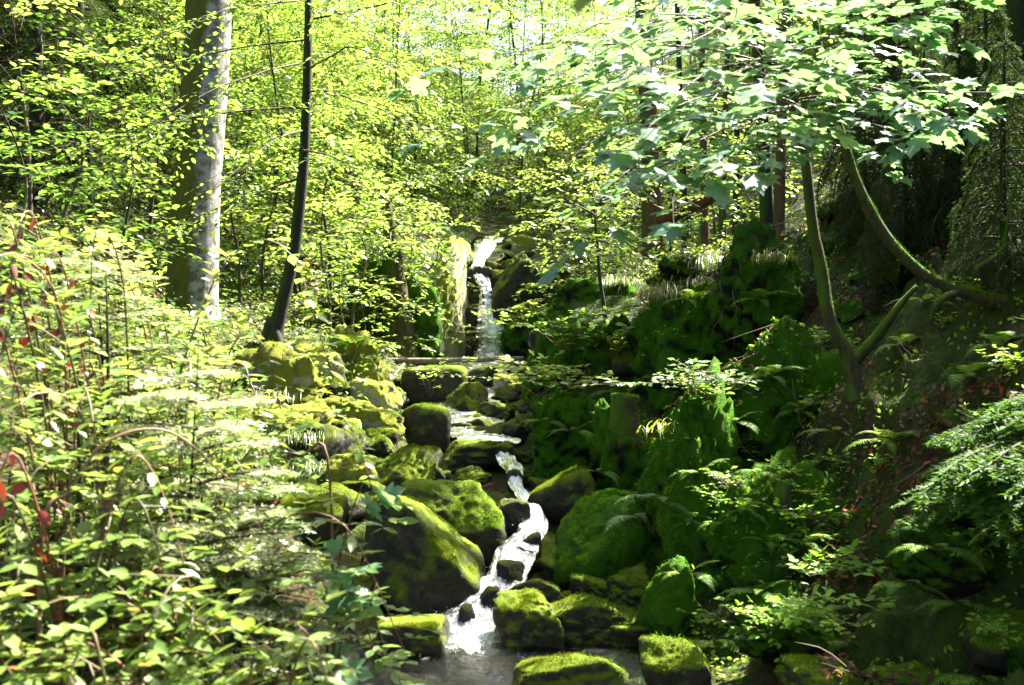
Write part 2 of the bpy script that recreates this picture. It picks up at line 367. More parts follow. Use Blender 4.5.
# ------------------------------------------------------------------ terrain
ST = [
 (-8,  [(-40,14),(-8,2.6),(-3,.9),(-1.6,.2),(-.9,-.3),(.6,-.3),(1.2,.1),(2.2,.9),(4,2.2),(8,5),(40,26)]),
 (-1,  [(-40,14),(-8,2.6),(-3,.95),(-1.6,.3),(-.9,-.3),(.6,-.3),(1.2,.1),(2.2,.9),(4,2.2),(8,5),(40,26)]),
 (3.6, [(-40,15.5),(-9,3.4),(-3.7,1.3),(-2.0,.65),(-1.2,.25),(-.9,-.25),(.4,-.25),(.9,-.02),(1.5,.06),(2.1,.3),(2.7,1.1),(3.5,2.0),(6,4.7),(10,8.3),(40,27.5)]),
 (4.5, [(-40,16),(-9,3.6),(-4,1.4),(-2.2,.75),(-1.3,.35),(-.9,-.25),(.15,-.25),(.5,-.02),(1.1,.08),(1.6,.25),(2.1,.95),(2.8,1.7),(3.5,2.4),(6,5),(10,8.5),(40,28)]),
 (6,   [(-40,17),(-9,4.2),(-4,1.7),(-2.4,.9),(-1.5,.4),(-.8,.0),(-.25,-.12),(.05,-.1),(.5,.12),(.9,.3),(1.35,.55),(1.8,1.1),(2.3,1.5),(3.2,2.4),(6,5.2),(10,9),(40,29)]),
 (6.8, [(-40,17.4),(-9,4.4),(-4,1.8),(-2.5,1.0),(-1.5,.5),(-.7,.25),(-.1,.25),(.2,.28),(.5,.35),(.9,.55),(1.4,1.0),(2,1.3),(3.2,2.3),(6,5.3),(10,9),(40,29)]),
 (8,   [(-40,18),(-9,4.6),(-4,1.9),(-2.6,1.1),(-1.4,.6),(-.7,.35),(.2,.35),(.45,.5),(.8,.75),(1.4,.95),(2.0,1.3),(2.7,2.1),(4,3.4),(7,6),(40,30)]),
 (9,   [(-40,18.5),(-9,4.8),(-4.1,1.95),(-2.6,1.25),(-1.5,.8),(-.8,.45),(.2,.45),(.4,.8),(.65,1.5),(1.5,1.95),(2.6,2.35),(4.4,3.7),(7.5,6),(40,30)]),
 (10,  [(-40,19),(-9,5),(-4.2,2),(-2.6,1.4),(-1.6,1.0),(-.9,.55),(.1,.55),(.35,1.3),(.6,1.95),(1.5,2.1),(2.6,2.4),(5,4),(8,6),(40,30)]),
 (13,  [(-40,20),(-9,5.2),(-4.5,2.2),(-2.6,1.6),(-1.7,1.1),(-1.1,.75),(.1,.75),(.4,1.6),(1,2.3),(2.2,2.5),(4,3.2),(8,6),(40,30)]),
 (16.2,[(-40,22),(-9,6),(-5,3.2),(-3,2.4),(-1.9,1.9),(-1.3,1.4),(-.9,1.05),(.1,1.05),(.4,1.6),(1,2.4),(2.2,2.7),(4,3.3),(8,6),(40,30)]),
 (17.2,[(-40,22.5),(-9,6.6),(-5,3.9),(-2.6,3.2),(-1.4,2.9),(-1,2.7),(-.4,2.45),(-.1,2.45),(.2,2.7),(1,3),(3,3.2),(8,6.2),(40,30)]),
 (19.5,[(-40,24),(-9,7.3),(-5,4.8),(-2.5,3.8),(-1.2,3.5),(-.4,3.3),(.5,3.35),(1.2,3.6),(3,3.9),(8,6.6),(40,31)]),
 (26,  [(-40,28),(-9,9.5),(-5,7),(-2,5.6),(-.5,5.1),(1,5.2),(3,5.6),(8,7.6),(40,32)]),
 (45,  [(-40,34),(-9,16.5),(0,12.6),(9,14),(40,34)]),
 (90,  [(-40,50),(0,16),(40,48)]),
]
SY = np.array([s[0] for s in ST], float)
CY = np.array([-8, 4.7, 5.6, 5.9, 6.5, 7.2, 9, 13, 16, 17, 19, 26, 90.])
CX = np.array([-.2, -.34, -.24, 0, .15, .06, -.1, -.5, -.35, -.4, -.4, -.2, 0])
def ground(x, y, noise=True):
    x = np.asarray(x, float); y = np.asarray(y, float)
    Z = np.array([np.interp(x, [c[0] for c in s[1]], [c[1] for c in s[1]]) for s in ST])
    i = np.clip(np.searchsorted(SY, y) - 1, 0, len(SY) - 2)
    f = np.clip((y - SY[i]) / (SY[i + 1] - SY[i]), 0, 1)
    z = np.take_along_axis(Z, i[None], 0)[0] * (1 - f) + np.take_along_axis(Z, (i + 1)[None], 0)[0] * f
    if noise:
        u = np.abs(x - np.interp(y, CY, CX))
        w = np.clip((u - .5) / .6, .15, 1)
        p = np.stack([x, y, np.zeros_like(x)], -1)
        z = z + w * (.22 * fbm(p * .9, 4, 3) + .05 * fbm(p * 6, 3, 9)) + np.clip((x - 1.0) / .5, 0, 1) * np.clip((11 - y) / 2, 0, 1) * (.22 * np.abs(fbm(p * 2.2, 4, 23)) + .15 * fbm(p * 4.5, 4, 29) + .05 * fbm(p * 13, 2, 37))
    return z
def G(x, y): return float(ground(np.array([x]), np.array([y]))[0])

def axis(segs):
    out = []
    for a, b, st in segs: out += list(np.arange(a, b - 1e-6, st))
    return np.array(out + [segs[-1][1]])
gx = axis([(-40, -12, 1.4), (-12, -5, .35), (-5, -2.5, .1), (-2.5, 3.2, .045), (3.2, 6, .1), (6, 12, .35), (12, 40, 1.4)])
gy = axis([(-8, 1.5, .4), (1.5, 3, .1), (3, 11, .045), (11, 20, .08), (20, 30, .35), (30, 90, 1.5)])
XX, YY = np.meshgrid(gx, gy)
ZZ = ground(XX.ravel(), YY.ravel())
mb = MB(); nx, ny = len(gx), len(gy)
a = (np.arange(ny - 1)[:, None] * nx + np.arange(nx - 1)[None]).ravel()
mb.add(np.stack([XX.ravel(), YY.ravel(), ZZ], -1), None, np.stack([a, a + 1, a + nx + 1, a + nx], -1))
tag(mb.build('ground', M['soil']), 'forest floor of dark soil, moss and leaf litter rising from the stream', 'ground', kind='structure')
SOLID = [mb.tris()]

# ------------------------------------------------------------------ boulders
_ico = {}
def ico(sub):
    if sub not in _ico:
        bm = bmesh.new(); bmesh.ops.create_icosphere(bm, subdivisions=sub, radius=1)
        _ico[sub] = (np.array([v.co[:] for v in bm.verts]), np.array([[v.index for v in f.verts] for f in bm.faces])); bm.free()
    return _ico[sub]
def rock_mesh(seed, radii, planes=None, n=11, p=9, rough=.07, sub=5, tilt=(0, 0, 0), lump=1.0):
    r = np.random.default_rng(seed)
    d, t = ico(sub)
    N_ = list(nrm(r.normal(size=(n, 3)))); H = list(r.uniform(.66, 1.0, n))
    for ax in np.vstack([np.eye(3), -np.eye(3)]):
        N_.append(ax); H.append(1.0)
    if planes:
        for pl in planes: N_.append(nrm(np.array(pl[:3]))); H.append(pl[3])
    q = np.maximum(0, d @ np.array(N_).T / np.array(H))
    rad = (q ** p).sum(1) ** (-1 / p)
    v = d * rad[:, None]
    k = lump
    v = v + d * (rough * 1.6 * fbm(v * 1.7 * k + seed, 3, seed) + rough * .8 * fbm(v * 5 * k + seed, 4, seed + 5) + rough * .55 * fbm(v * 11 * k, 3, seed + 7) + rough * .3 * fbm(v * 23 * k, 3, seed + 9))[:, None]
    v = v * np.array(radii)
    if any(tilt): v = v @ np.array(Matrix.Rotation(tilt[2], 3, 'Z') @ Matrix.Rotation(tilt[1], 3, 'Y') @ Matrix.Rotation(tilt[0], 3, 'X')).T
    return v, t
def face_samples(v, t, count, rng, up=-.2, cond=None):
    A, B, C = v[t[:, 0]], v[t[:, 1]], v[t[:, 2]]
    n = np.cross(B - A, C - A); ar = np.linalg.norm(n, axis=1); n = nrm(n)
    w = ar * np.clip((n[:, 2] - up) / .5, 0, 1)
    if cond is not None: w = w * cond((A + B + C) / 3)
    if w.sum() <= 0: return np.zeros((0, 3)), np.zeros((0, 3))
    i = rng.choice(len(t), count, p=w / w.sum())
    r1 = np.sqrt(rng.random(count))[:, None]; r2 = rng.random(count)[:, None]
    return (1 - r1) * A[i] + r1 * (1 - r2) * B[i] + r1 * r2 * C[i], n[i]
def moss_part(v, t, parent, mat, dens, size=.016, up=-.1, seed=0, seeds=None):
    rng = np.random.default_rng(seed)
    A, B, C = v[t[:, 0]], v[t[:, 1]], v[t[:, 2]]
    area = np.linalg.norm(np.cross(B - A, C - A), axis=1).sum() / 2
    cnt = int(min(area * dens, 16000))
    p, n = face_samples(v, t, cnt, rng, up, cond=lambda c: np.clip(.25 + 1.5 * fbm(c * 3.5, 2, seed) + 1.2 * fbm(c * 13, 2, seed + 1), 0, 1))
    if not len(p): return
    a = nrm(n + rng.normal(size=p.shape) * .55 + np.array([0, 0, .25]))
    mb = MB()
    scatter(mb, TRI, p - n * .004, a, nrm(rng.normal(size=p.shape)), rng.uniform(.5, 1.4, len(p)) * size, np.clip(.45 + 1.0 * fbm(p * 3, 2, 4) + .7 * fbm(p * 16, 2, 6) + rng.normal(size=len(p)) * .2, 0, 1))
    o = mb.build('moss', mat, parent, smooth=False); o['kind'] = 'stuff'

def boulder(box, d, label, seed, mat='boulder', moss='moss_gold', depth=.9, planes=None, n=11, tilt=(0, 0, 0), rough=.085, name='boulder', sub=5, dens=8000, grow=1.02, p=13, sink=.16, cat='boulder', msize=.013, up=.42, lump=1.0, group=None):  # moss stays off steep fronts so their dark rock reads as shade
    x0, y0, x1, y1 = box
    y1 = y1 + (y1 - y0) * sink
    c = P((x0 + x1) / 2, (y0 + y1) / 2, d)
    rx = (x1 - x0) / 2 / F * d * grow; rz = (y1 - y0) / 2 / F * d * grow
    v, t = rock_mesh(seed, (rx, max(rx, rz * .6) * depth, rz), planes, n, p, rough, sub, tilt, lump)
    mb = MB(); mb.add(v, t)
    o = mb.build(name, M[mat], None, tuple(c)); tag(o, label, cat, group)
    SOLID.append((v + c, t))
    if moss: moss_part(v, t, o, M[moss], dens, msize, up, seed)
    return o

# stream boulders -------------------------------------------------
boulder((366,497,484,632), 5.75, 'biggest boulder at the cascade, golden mossy slope facing up and a black steep front', 11, planes=[(.62,-.12,.78,.62),(-.35,-.85,.35,.66),(.2,-.9,-.1,.72)], n=4, depth=.95, p=14, rough=.05)
boulder((404,480,506,548), 6.5, 'rounded dark mossy boulder just above the big sloping boulder by the cascade', 12, n=8, planes=[(.1,-.75,.65,.8)], moss='moss_dark', depth=.9)
boulder((371,443,446,500), 7.4, 'peaked boulder with golden moss ridge behind the rounded dark boulder', 13, planes=[(.45,-.5,.6,.6),(-.5,-.3,.7,.65)], n=5, p=13)
boulder((440,437,513,470), 8.7, 'flat low olive boulder like a table in the middle of the stream', 14, n=5, planes=[(0,0,1,.75)], moss='moss_gold', dens=5000)
boulder((388,403,453,458), 9.4, 'smooth domed olive boulder below the fallen pole', 15, n=5, moss='moss_dark', dens=3000, rough=.04, p=6)
boulder((404,366,468,408), 11.8, 'wide domed grey green boulder right under the fallen pole', 16, n=6, moss='moss_dark', dens=2500, rough=.05, p=7)
boulder((444,383,491,426), 10.9, 'pyramid shaped boulder with sunlit left edge in midstream', 17, planes=[(-.6,-.3,.6,.55),(.6,-.4,.5,.55)], n=3, p=14, dens=3500)
boulder((479,400,517,429), 10.6, 'small flat topped boulder with bright moss beside the pyramid boulder', 18, dens=3500)
boulder((494,374,524,397), 12.2, 'small sunny stone under the right end of the fallen pole', 19, mat='lit', dens=2500)
boulder((380,612,452,660), 4.95, 'low olive boulder sitting in the front pool left of the white water', 20, n=6, rough=.05, planes=[(0,0,1,.85)], moss='moss_gold')
boulder((254,466,350,560), 6.1, 'mossy boulder with bright yellow top behind the shrubs at the bank', 21, planes=[(.1,-.2,1,.6)], n=6)
boulder((529,475,598,523), 6.8, 'egg shaped smooth mossy boulder on the right side of the chute', 22, n=4, p=6, rough=.035, tilt=(0,-.35,0), moss='moss_gold')
boulder((489,498,531,542), 6.5, 'small black wet boulder wedged left of the chute', 23, mat='wet', moss=None)
boulder((556,496,668,600), 6.05, 'large shaded boulder leaning on the right bank above the cascade', 24, mat='wall', moss='moss_dark', planes=[(-.6,-.3,.7,.6)], n=6)
boulder((522,586,652,655), 5.1, 'sharp ridged boulder with two golden slopes right of the pool', 25, planes=[(-.55,.1,.8,.56),(.45,.15,.8,.6),(-.1,-1,.05,.5),(.6,-.8,.1,.6)], n=2, p=20, rough=.06, depth=.8)
boulder((495,598,562,660), 5.05, 'olive boulder tucked against the left flank of the ridged boulder', 26, n=7)
boulder((503,648,624,712), 4.2, 'dark low boulder at the lower edge, front of the ridged boulder', 27, planes=[(-.3,.1,.9,.62),(0,-1,.1,.6)], n=5, p=16, depth=.75)
boulder((602,566,656,605), 5.4, 'brown green angular stone behind the ridged boulder', 28, planes=[(0,-.3,.9,.7)], n=7, p=13)
boulder((571,576,610,600), 5.5, 'small peaked stone left of the brown green angular stone', 29, n=8, p=12)
boulder((636,630,714,700), 4.3, 'mossy boulder with broken face right of the dark low boulder', 30, n=10, p=14)
boulder((508,577,558,606), 5.5, 'dark wet stone splitting the foot of the cascade', 31, mat='wet', moss='moss_dark', dens=2500)
boulder((786,664,872,700), 3.95, 'dark green mossy hump at the lower edge under the ferns', 32, moss='moss_dark', n=6, p=7)
boulder((878,668,990,705), 3.9, 'wide mossy hump at the lower edge, next to the corner boulder', 33, moss='moss_dark', n=6, p=7)
boulder((962,606,1050,680), 3.75, 'bright green rounded boulder in the dark corner of the slope', 34, moss='moss_dark', n=6, p=7)
boulder((640,560,704,650), 5.0, 'shaded upright rock at the foot of the mossy column', 35, mat='wall', moss='moss_dark', n=8)
boulder((350,428,398,458), 8.6, 'grey green stone at the left edge of the stream beside the domed boulder', 36, dens=3000)
boulder((455,470,492,488), 7.6, 'small stone between the table boulder and the rounded dark boulder', 37, dens=3000)
boulder((500,424,532,446), 9.6, 'brown stone at the right edge of the midstream pool', 38, mat='wet', moss='moss_gold', dens=2500)
boulder((468,366,498,388), 12.6, 'dark stone behind the pyramid boulder below the pole', 39, mat='wet', moss=None)
for i, (bx, d, lab) in enumerate([((497,560,524,584),5.75,'black wet stone in the middle of the cascade'), ((520,534,542,556),6.05,'wet stone on the right rim of the cascade top'), ((478,588,500,606),5.5,'small wet stone near the foot of the cascade'), ((505,470,524,486),7.5,'wet stone dividing the upper chute'), ((455,606,476,622),5.3,'wet stone at the left of the cascade foot')]):
    boulder(bx, d, lab, 130 + i, mat='wet', moss=None, sub=4, n=9, p=12, sink=.4)
# right bank --------------------------------------------------------
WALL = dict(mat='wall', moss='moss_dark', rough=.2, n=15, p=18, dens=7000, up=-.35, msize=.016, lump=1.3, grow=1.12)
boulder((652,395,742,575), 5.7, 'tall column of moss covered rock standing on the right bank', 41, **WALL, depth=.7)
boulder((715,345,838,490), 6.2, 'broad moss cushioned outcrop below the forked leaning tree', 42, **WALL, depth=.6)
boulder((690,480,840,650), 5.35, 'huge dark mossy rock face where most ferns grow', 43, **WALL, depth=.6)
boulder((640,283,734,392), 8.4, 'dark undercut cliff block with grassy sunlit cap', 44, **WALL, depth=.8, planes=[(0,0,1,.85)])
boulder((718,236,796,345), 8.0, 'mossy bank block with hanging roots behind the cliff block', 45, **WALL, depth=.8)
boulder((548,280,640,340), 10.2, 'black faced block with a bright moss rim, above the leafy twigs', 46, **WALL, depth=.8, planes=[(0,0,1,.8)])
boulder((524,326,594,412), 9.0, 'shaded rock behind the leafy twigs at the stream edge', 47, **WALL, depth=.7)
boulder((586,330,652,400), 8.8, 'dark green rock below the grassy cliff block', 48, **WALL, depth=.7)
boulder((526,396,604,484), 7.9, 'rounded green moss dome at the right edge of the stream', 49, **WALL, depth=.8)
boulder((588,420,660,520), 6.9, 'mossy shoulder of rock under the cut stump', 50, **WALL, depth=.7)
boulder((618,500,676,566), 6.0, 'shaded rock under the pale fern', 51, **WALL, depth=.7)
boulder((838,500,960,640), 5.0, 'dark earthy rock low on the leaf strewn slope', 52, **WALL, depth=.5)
# left bank --------------------------------------------------------
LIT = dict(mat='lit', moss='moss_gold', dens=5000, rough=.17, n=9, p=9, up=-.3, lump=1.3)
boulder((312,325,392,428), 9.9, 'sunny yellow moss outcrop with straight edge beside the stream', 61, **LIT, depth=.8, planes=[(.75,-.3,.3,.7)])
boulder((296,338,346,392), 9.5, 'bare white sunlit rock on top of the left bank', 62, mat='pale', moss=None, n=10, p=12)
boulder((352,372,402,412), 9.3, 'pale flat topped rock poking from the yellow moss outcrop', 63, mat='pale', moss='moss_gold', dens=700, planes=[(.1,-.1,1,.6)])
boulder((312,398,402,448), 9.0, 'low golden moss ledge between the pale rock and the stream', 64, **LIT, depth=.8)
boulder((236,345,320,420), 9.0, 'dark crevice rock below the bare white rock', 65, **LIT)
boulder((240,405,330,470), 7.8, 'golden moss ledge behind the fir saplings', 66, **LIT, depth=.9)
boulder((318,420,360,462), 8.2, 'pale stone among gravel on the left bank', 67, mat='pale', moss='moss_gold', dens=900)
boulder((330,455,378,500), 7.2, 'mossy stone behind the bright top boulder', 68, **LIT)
boulder((196,420,262,500), 7.2, 'half hidden mossy rock behind the feathery saplings', 69, moss='moss_gold')
# waterfall --------------------------------------------------------
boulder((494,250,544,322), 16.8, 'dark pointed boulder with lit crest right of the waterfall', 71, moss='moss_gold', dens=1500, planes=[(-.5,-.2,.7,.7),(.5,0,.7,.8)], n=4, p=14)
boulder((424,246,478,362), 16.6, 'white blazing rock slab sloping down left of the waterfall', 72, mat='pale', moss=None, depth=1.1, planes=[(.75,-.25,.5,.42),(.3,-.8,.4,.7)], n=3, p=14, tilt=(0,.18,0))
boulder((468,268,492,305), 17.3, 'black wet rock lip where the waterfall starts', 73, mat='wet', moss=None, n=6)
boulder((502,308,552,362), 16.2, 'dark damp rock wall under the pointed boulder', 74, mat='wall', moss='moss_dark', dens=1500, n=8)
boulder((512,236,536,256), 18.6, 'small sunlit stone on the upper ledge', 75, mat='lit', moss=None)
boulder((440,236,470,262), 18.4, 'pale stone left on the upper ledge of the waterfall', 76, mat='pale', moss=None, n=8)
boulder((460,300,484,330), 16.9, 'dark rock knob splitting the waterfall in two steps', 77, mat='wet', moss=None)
boulder((352,262,440,352), 15.6, 'dark ivy clad rock bank left of the waterfall', 78, mat='wall', moss='moss_dark', dens=1500, n=8, depth=.7)
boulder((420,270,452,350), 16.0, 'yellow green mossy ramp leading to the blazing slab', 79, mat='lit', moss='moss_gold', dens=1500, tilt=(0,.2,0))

# small filler stones ----------------------------------------------
protos = []
for k in range(5):
    v, t = rock_mesh(200 + k, (1, .9, .7), None, 10, 10, .08, 4)
    mb = MB(); mb.add(v, t)
    protos.append(mb.mesh('stone', M[['boulder', 'wet', 'boulder', 'lit', 'wet'][k]]))
rng = np.random.default_rng(5)
for k in range(95):
    y = rng.uniform(4.4, 16) if k < 80 else rng.uniform(17.3, 20)
    x = np.interp(y, CY, CX) + rng.normal() * (.55 if y > 7 else .5)
    s = rng.uniform(.05, .15) * (1 + .04 * y)
    o = bpy.data.objects.new('stone', protos[k % 5]); COL.objects.link(o)
    o.location = (x, y, G(x, y) + s * .25); o.scale = (s * rng.uniform(.8, 1.4), s, s); o.rotation_euler = (rng.uniform(-.4, .4), rng.uniform(-.4, .4), rng.uniform(0, 6))
    tag(o, 'small stone wedged among the boulders of the stream bed', 'stone', 'small stones of the stream bed')

RB = 'moss covered rocks stacked in the right bank'
bank = []
for k in range(4):
    v, t = rock_mesh(240 + k, (1, .8, .62), None, 14, 20, .11, 5)
    mb = MB(); mb.add(v, t); o = mb.build('bank_rock', M['wall']); tag(o, 'moss covered angular rock half sunk in the dark right bank', 'rock', RB)
    moss_part(v * .3, t, o, M['moss_dark'], 5000, .013, .35, 240 + k); o.children[0].data.transform(Matrix.Scale(1 / .3, 4)); bank.append((o, v, t))
rng = np.random.default_rng(66); nb_ = 0
for it in range(400):
    if nb_ >= 44: break
    y = rng.uniform(3.9, 9.2); x = rng.uniform(.55, 3.3) if it % 3 else rng.uniform(.6, 1.7)
    if it % 4 == 1: y = rng.uniform(3.4, 5); x = rng.uniform(1.2, 2.8)
    if x < np.interp(y, [4, 5, 6, 7, 8, 9.2], [1.15, 1.15, .75, .7, .6, .5]): continue
    s_ = rng.uniform(.1, .26) * (1.0 if x < 1.9 else .7)
    k = nb_ % 4; o, v, t = bank[k]
    if nb_ >= 4: o = dup(o, (0, 0, 0))
    R_ = Matrix.Rotation(rng.uniform(0, 6.28), 3, 'Z') @ Matrix.Rotation(rng.uniform(-.35, .35), 3, 'X')
    c = np.array([x, y, G(x, y) + s_ * rng.uniform(-.1, .3)])
    o.location = c; o.rotation_euler = R_.to_euler(); o.scale = (s_, s_, s_ * 1.1); nb_ += 1
    SOLID.append((v * np.array([s_, s_, s_ * 1.1]) @ np.array(R_).T + c, t))

TR = 'mossy rocks tumbled along the stream'
tum = []
for k in range(3):
    v, t = rock_mesh(270 + k, (1, .85, .7), None, 12, 14, .1, 5)
    mb = MB(); mb.add(v, t); o = mb.build('tumbled_rock', M['boulder']); tag(o, 'medium mossy rock tumbled against the boulders along the stream', 'rock', TR)
    moss_part(v * .25, t, o, M['moss_gold'], 7000, .013, .35, 270 + k); o.children[0].data.transform(Matrix.Scale(4, 4)); tum.append((o, v, t))
for i, (px, y, s_) in enumerate([(350,5.6,.2),(330,6.6,.24),(362,7.0,.2),(345,8.0,.25),(385,8.9,.2),(372,10.2,.26),(392,11.2,.24),(360,11.5,.3),(500,9.9,.16),(512,11.2,.2),(484,12.6,.22),(455,13.4,.25),(425,13.6,.28),(515,13.4,.25),(545,6.0,.13),(560,5.7,.12),(600,5.2,.12),(628,5.0,.13),(492,7.0,.12),(470,8.1,.13),(455,9.9,.17),(432,10.8,.2),(520,8.0,.14),(548,7.4,.15),(395,5.3,.12),(380,8.2,.15),(330,9.2,.25),(300,7.6,.2)]):
    x = (px - 512) / F * y; o, v, t = tum[i % 3]
    if i >= 3: o = dup(o, (0, 0, 0))
    R_ = Matrix.Rotation(rng.uniform(0, 6.28), 3, 'Z') @ Matrix.Rotation(rng.uniform(-.3, .3), 3, 'X')
    c = np.array([x, y, G(x, y) + s_ * .3]); o.location = c; o.rotation_euler = R_.to_euler(); o.scale = (s_,) * 3
    SOLID.append((v * s_ @ np.array(R_).T + c, t))

# BVH of all solid ground for rooting plants where the photo shows them
vs, ts, off = [], [], 0
for v, t in SOLID:
    vs.append(v); ts.append(t + off); off += len(v)
BV = BVHTree.FromPolygons([tuple(x) for x in np.concatenate(vs).tolist()], [tuple(x) for x in np.concatenate(ts).tolist()])
def hit(px, py):
    d = Vector(((px - 512) / F, 1, (342.5 - py) / F)).normalized()
    loc, n, i, dist = BV.ray_cast(Vector((0, 0, CAMZ)), d)
    if loc is None: return P(px, py, 6), np.array([0, -1., 0])
    n = np.array(n)
    if n @ np.array(d) > 0: n = -n
    return np.array(loc), n
def top(x, y):
    loc, n, i, dist = BV.ray_cast(Vector((x, y, 60)), Vector((0, 0, -1)))
    return (np.array(loc), np.array(n)) if loc else (np.array([x, y, 0.]), np.array([0, 0, 1.]))

# ------------------------------------------------------------------ water
def ribbon(name, pts, label, cols=26, per=40, seed=0, amp=.02, bulge=.03):
    """pts: (x, y, z, halfwidth, foam)"""
    pts = np.array(pts, float)
    n = per * (len(pts) - 1)
    c = smoothline(pts[:, :3], n)
    w = np.interp(np.linspace(0, len(pts) - 1, n), np.arange(len(pts)), pts[:, 3])
    fo = np.interp(np.linspace(0, len(pts) - 1, n), np.arange(len(pts)), pts[:, 4])
    d = nrm(np.gradient(c, axis=0)); side = nrm(np.stack([-d[:, 1], d[:, 0], 0 * d[:, 0]], -1))
    lon = np.concatenate([[0], np.cumsum(np.linalg.norm(np.diff(c, axis=0), axis=1))])
    s = np.linspace(-1, 1, cols)
    V = c[:, None] + side[:, None] * (w[:, None] * s[None])[..., None]
    up = nrm(np.cross(d, side)); up[up[:, 2] < 0] *= -1
    nn = fbm(np.stack([np.broadcast_to(s[None] * 3, V.shape[:2]) + seed, np.broadcast_to(lon[:, None] * 3.2, V.shape[:2]), V[..., 2] * 2], -1), 4, seed)
    nn2 = fbm(V * 13, 3, seed + 3)
    V = V + up[:, None] * ((nn + .7 * nn2) * amp * (0.4 + fo[:, None]) + bulge * (1 - s[None] ** 2))[..., None]
    edge = side[:, None] * (vnoise(np.stack([np.sign(s)[None] * 5 + 0 * lon[:, None], lon[:, None] * 4 + 0 * s[None], 0 * V[..., 0]], -1), seed + 8) * .25 * w[:, None] * np.abs(s)[None] ** 3)[..., None]
    V = V + edge
    mb = MB()
    a = (np.arange(n - 1)[:, None] * cols + np.arange(cols - 1)[None]).ravel()
    mb.add(V.reshape(-1, 3), None, np.stack([a, a + 1, a + cols + 1, a + cols], -1))
    o = mb.build(name, M['water'], attrs={'foam': (fo[:, None] + .06 - .6 * np.abs(s[None]) ** 2.2 + (.5 * fbm(V * np.array([7, 5, 5.]), 4, seed + 40) if seed != 4 else .2 * fbm(V * 4, 3, 44))).ravel(), 'along': np.broadcast_to(lon[:, None], V.shape[:2]).ravel() * .6, 'across': (V[..., 0] * .6).ravel()})
    return tag(o, label, 'water', kind='structure')
# pool: level sheet reaching under its banks
px_ = np.linspace(-1.6, 1.3, 150); py_ = np.concatenate([np.linspace(-6, 3.5, 40), np.linspace(3.55, 5.9, 120)])
X, Y = np.meshgrid(px_, py_)
fo = np.clip(.4 - .6 * np.hypot((X + .3) * 1.4, (Y - 5.05)) , 0, .42) - .02
Z = .016 * fbm(np.stack([X * 9, Y * 6, 0 * X], -1), 5, 2) * (1 + 2 * fo)
mb = MB(); nx = len(px_); a = (np.arange(len(py_) - 1)[:, None] * nx + np.arange(nx - 1)[None]).ravel()
mb.add(np.stack([X, Y, Z], -1).reshape(-1, 3), None, np.stack([a, a + 1, a + nx + 1, a + nx], -1))
tag(mb.build('pool_water', M['water'], attrs={'foam': fo.ravel(), 'along': Y.ravel() * .8, 'across': X.ravel() * .4}), 'dark rippled pool with sparkles at the foot of the cascade', 'water', kind='structure')
def W(px, py, d, hw, foam): q = P(px, py, d); return (q[0], q[1], q[2], hw * d / F, foam)
ribbon('rapids_water', [W(513,551,5.95,22,.3), W(503,578,5.74,23,.42), W(482,604,5.5,28,.4), W(455,628,5.22,46,.4), W(425,650,4.85,66,.2)], 'white foaming cascade running into the pool', seed=1, amp=.045)
ribbon('chute_water', [W(500,452,8.6,12,.3), W(513,468,7.9,9,.4), W(518,488,7.2,8,.4), W(532,508,6.6,10,.38), W(531,532,6.25,15,.33), W(514,552,5.93,22,.32)], 'narrow white chute between the boulders', seed=2, amp=.035)
ribbon('stream_water', [W(492,352,15.9,14,.25), W(480,374,13.6,34,.15), W(462,396,11.8,34,.12), W(470,428,9.9,40,.32), W(486,440,9.1,30,.36), W(497,453,8.55,20,.4)], 'shallow glinting stream between boulders below the pole', seed=3, amp=.03)
ribbon('waterfall', [W(490,238,19.6,12,.2), W(484,248,18.6,10,.35), W(478,264,17.6,7,.5), W(482,280,17.0,7,.55), W(488,300,16.75,7,.52), W(490,316,16.5,11,.52), W(491,335,16.3,14,.5), W(492,354,16.05,18,.55)], 'thin white waterfall dropping in two steps', seed=4, amp=.05, per=50)

rng = np.random.default_rng(12); mb = MB(); ot, oq = np.vstack([np.eye(3), -np.eye(3)]), np.array([(0,1,2),(1,3,2),(3,4,2),(4,0,2),(1,0,5),(3,1,5),(4,3,5),(0,4,5)])
for (px, py, d, n_, sx, sz) in ((466,622,5.35,220,.12,.02), (500,580,5.74,90,.06,.03), (530,530,6.25,60,.04,.03), (492,352,16.0,110,.2,.1), (446,645,5.0,160,.2,.006)):
    c = P(px, py, d)
    for k in range(n_):
        mb.add(c + rng.normal(size=3) * (sx, sx * .6, 0) + (0, 0, abs(rng.normal()) * sz + .01) + ot * rng.uniform(.0010, .0028) * (2 if d > 10 else 1), oq)
tag(mb.build('water_drops', M['foam'], smooth=True), 'white spray and foam drops over the cascade and under the waterfall', 'spray', kind='stuff')

# ------------------------------------------------------------------ fallen wood
mb = MB(); tube(mb, smoothline([P(384,361,14.0), P(450,360.5,14.1), P(524,358.5,14.2)], 30), [.045, .04, .034], 10, rough=.15)
tag(mb.build('fallen_pole', M['bark_pale']), 'straight pale pole lying across the stream in front of the waterfall', 'log')
mb = MB(); tube(mb, smoothline([P(404,364,13.6), P(394,376,13.3), P(384,390,13.0)], 12), [.02, .016], 7, rough=.2)
tag(mb.build('broken_stick', M['bark_pale']), 'short broken stick propped under the left end of the pole', 'stick')
mb = MB(); tube(mb, smoothline([P(660,222,12.6), P(692,207,12.3), P(726,192,12.0)], 24), [.085, .075, .06], 14, rough=.15)
for q in ((676, 214), (700, 203)):
    tube(mb, [P(q[0], q[1], 12.35), P(q[0] + 3, q[1] - 12, 12.25)], [.02, .006], 6)
tag(mb.build('fallen_log', M['bark_red']), 'dead reddish brown log leaning behind the maple leaves', 'log')
p0, n0 = hit(624, 424)
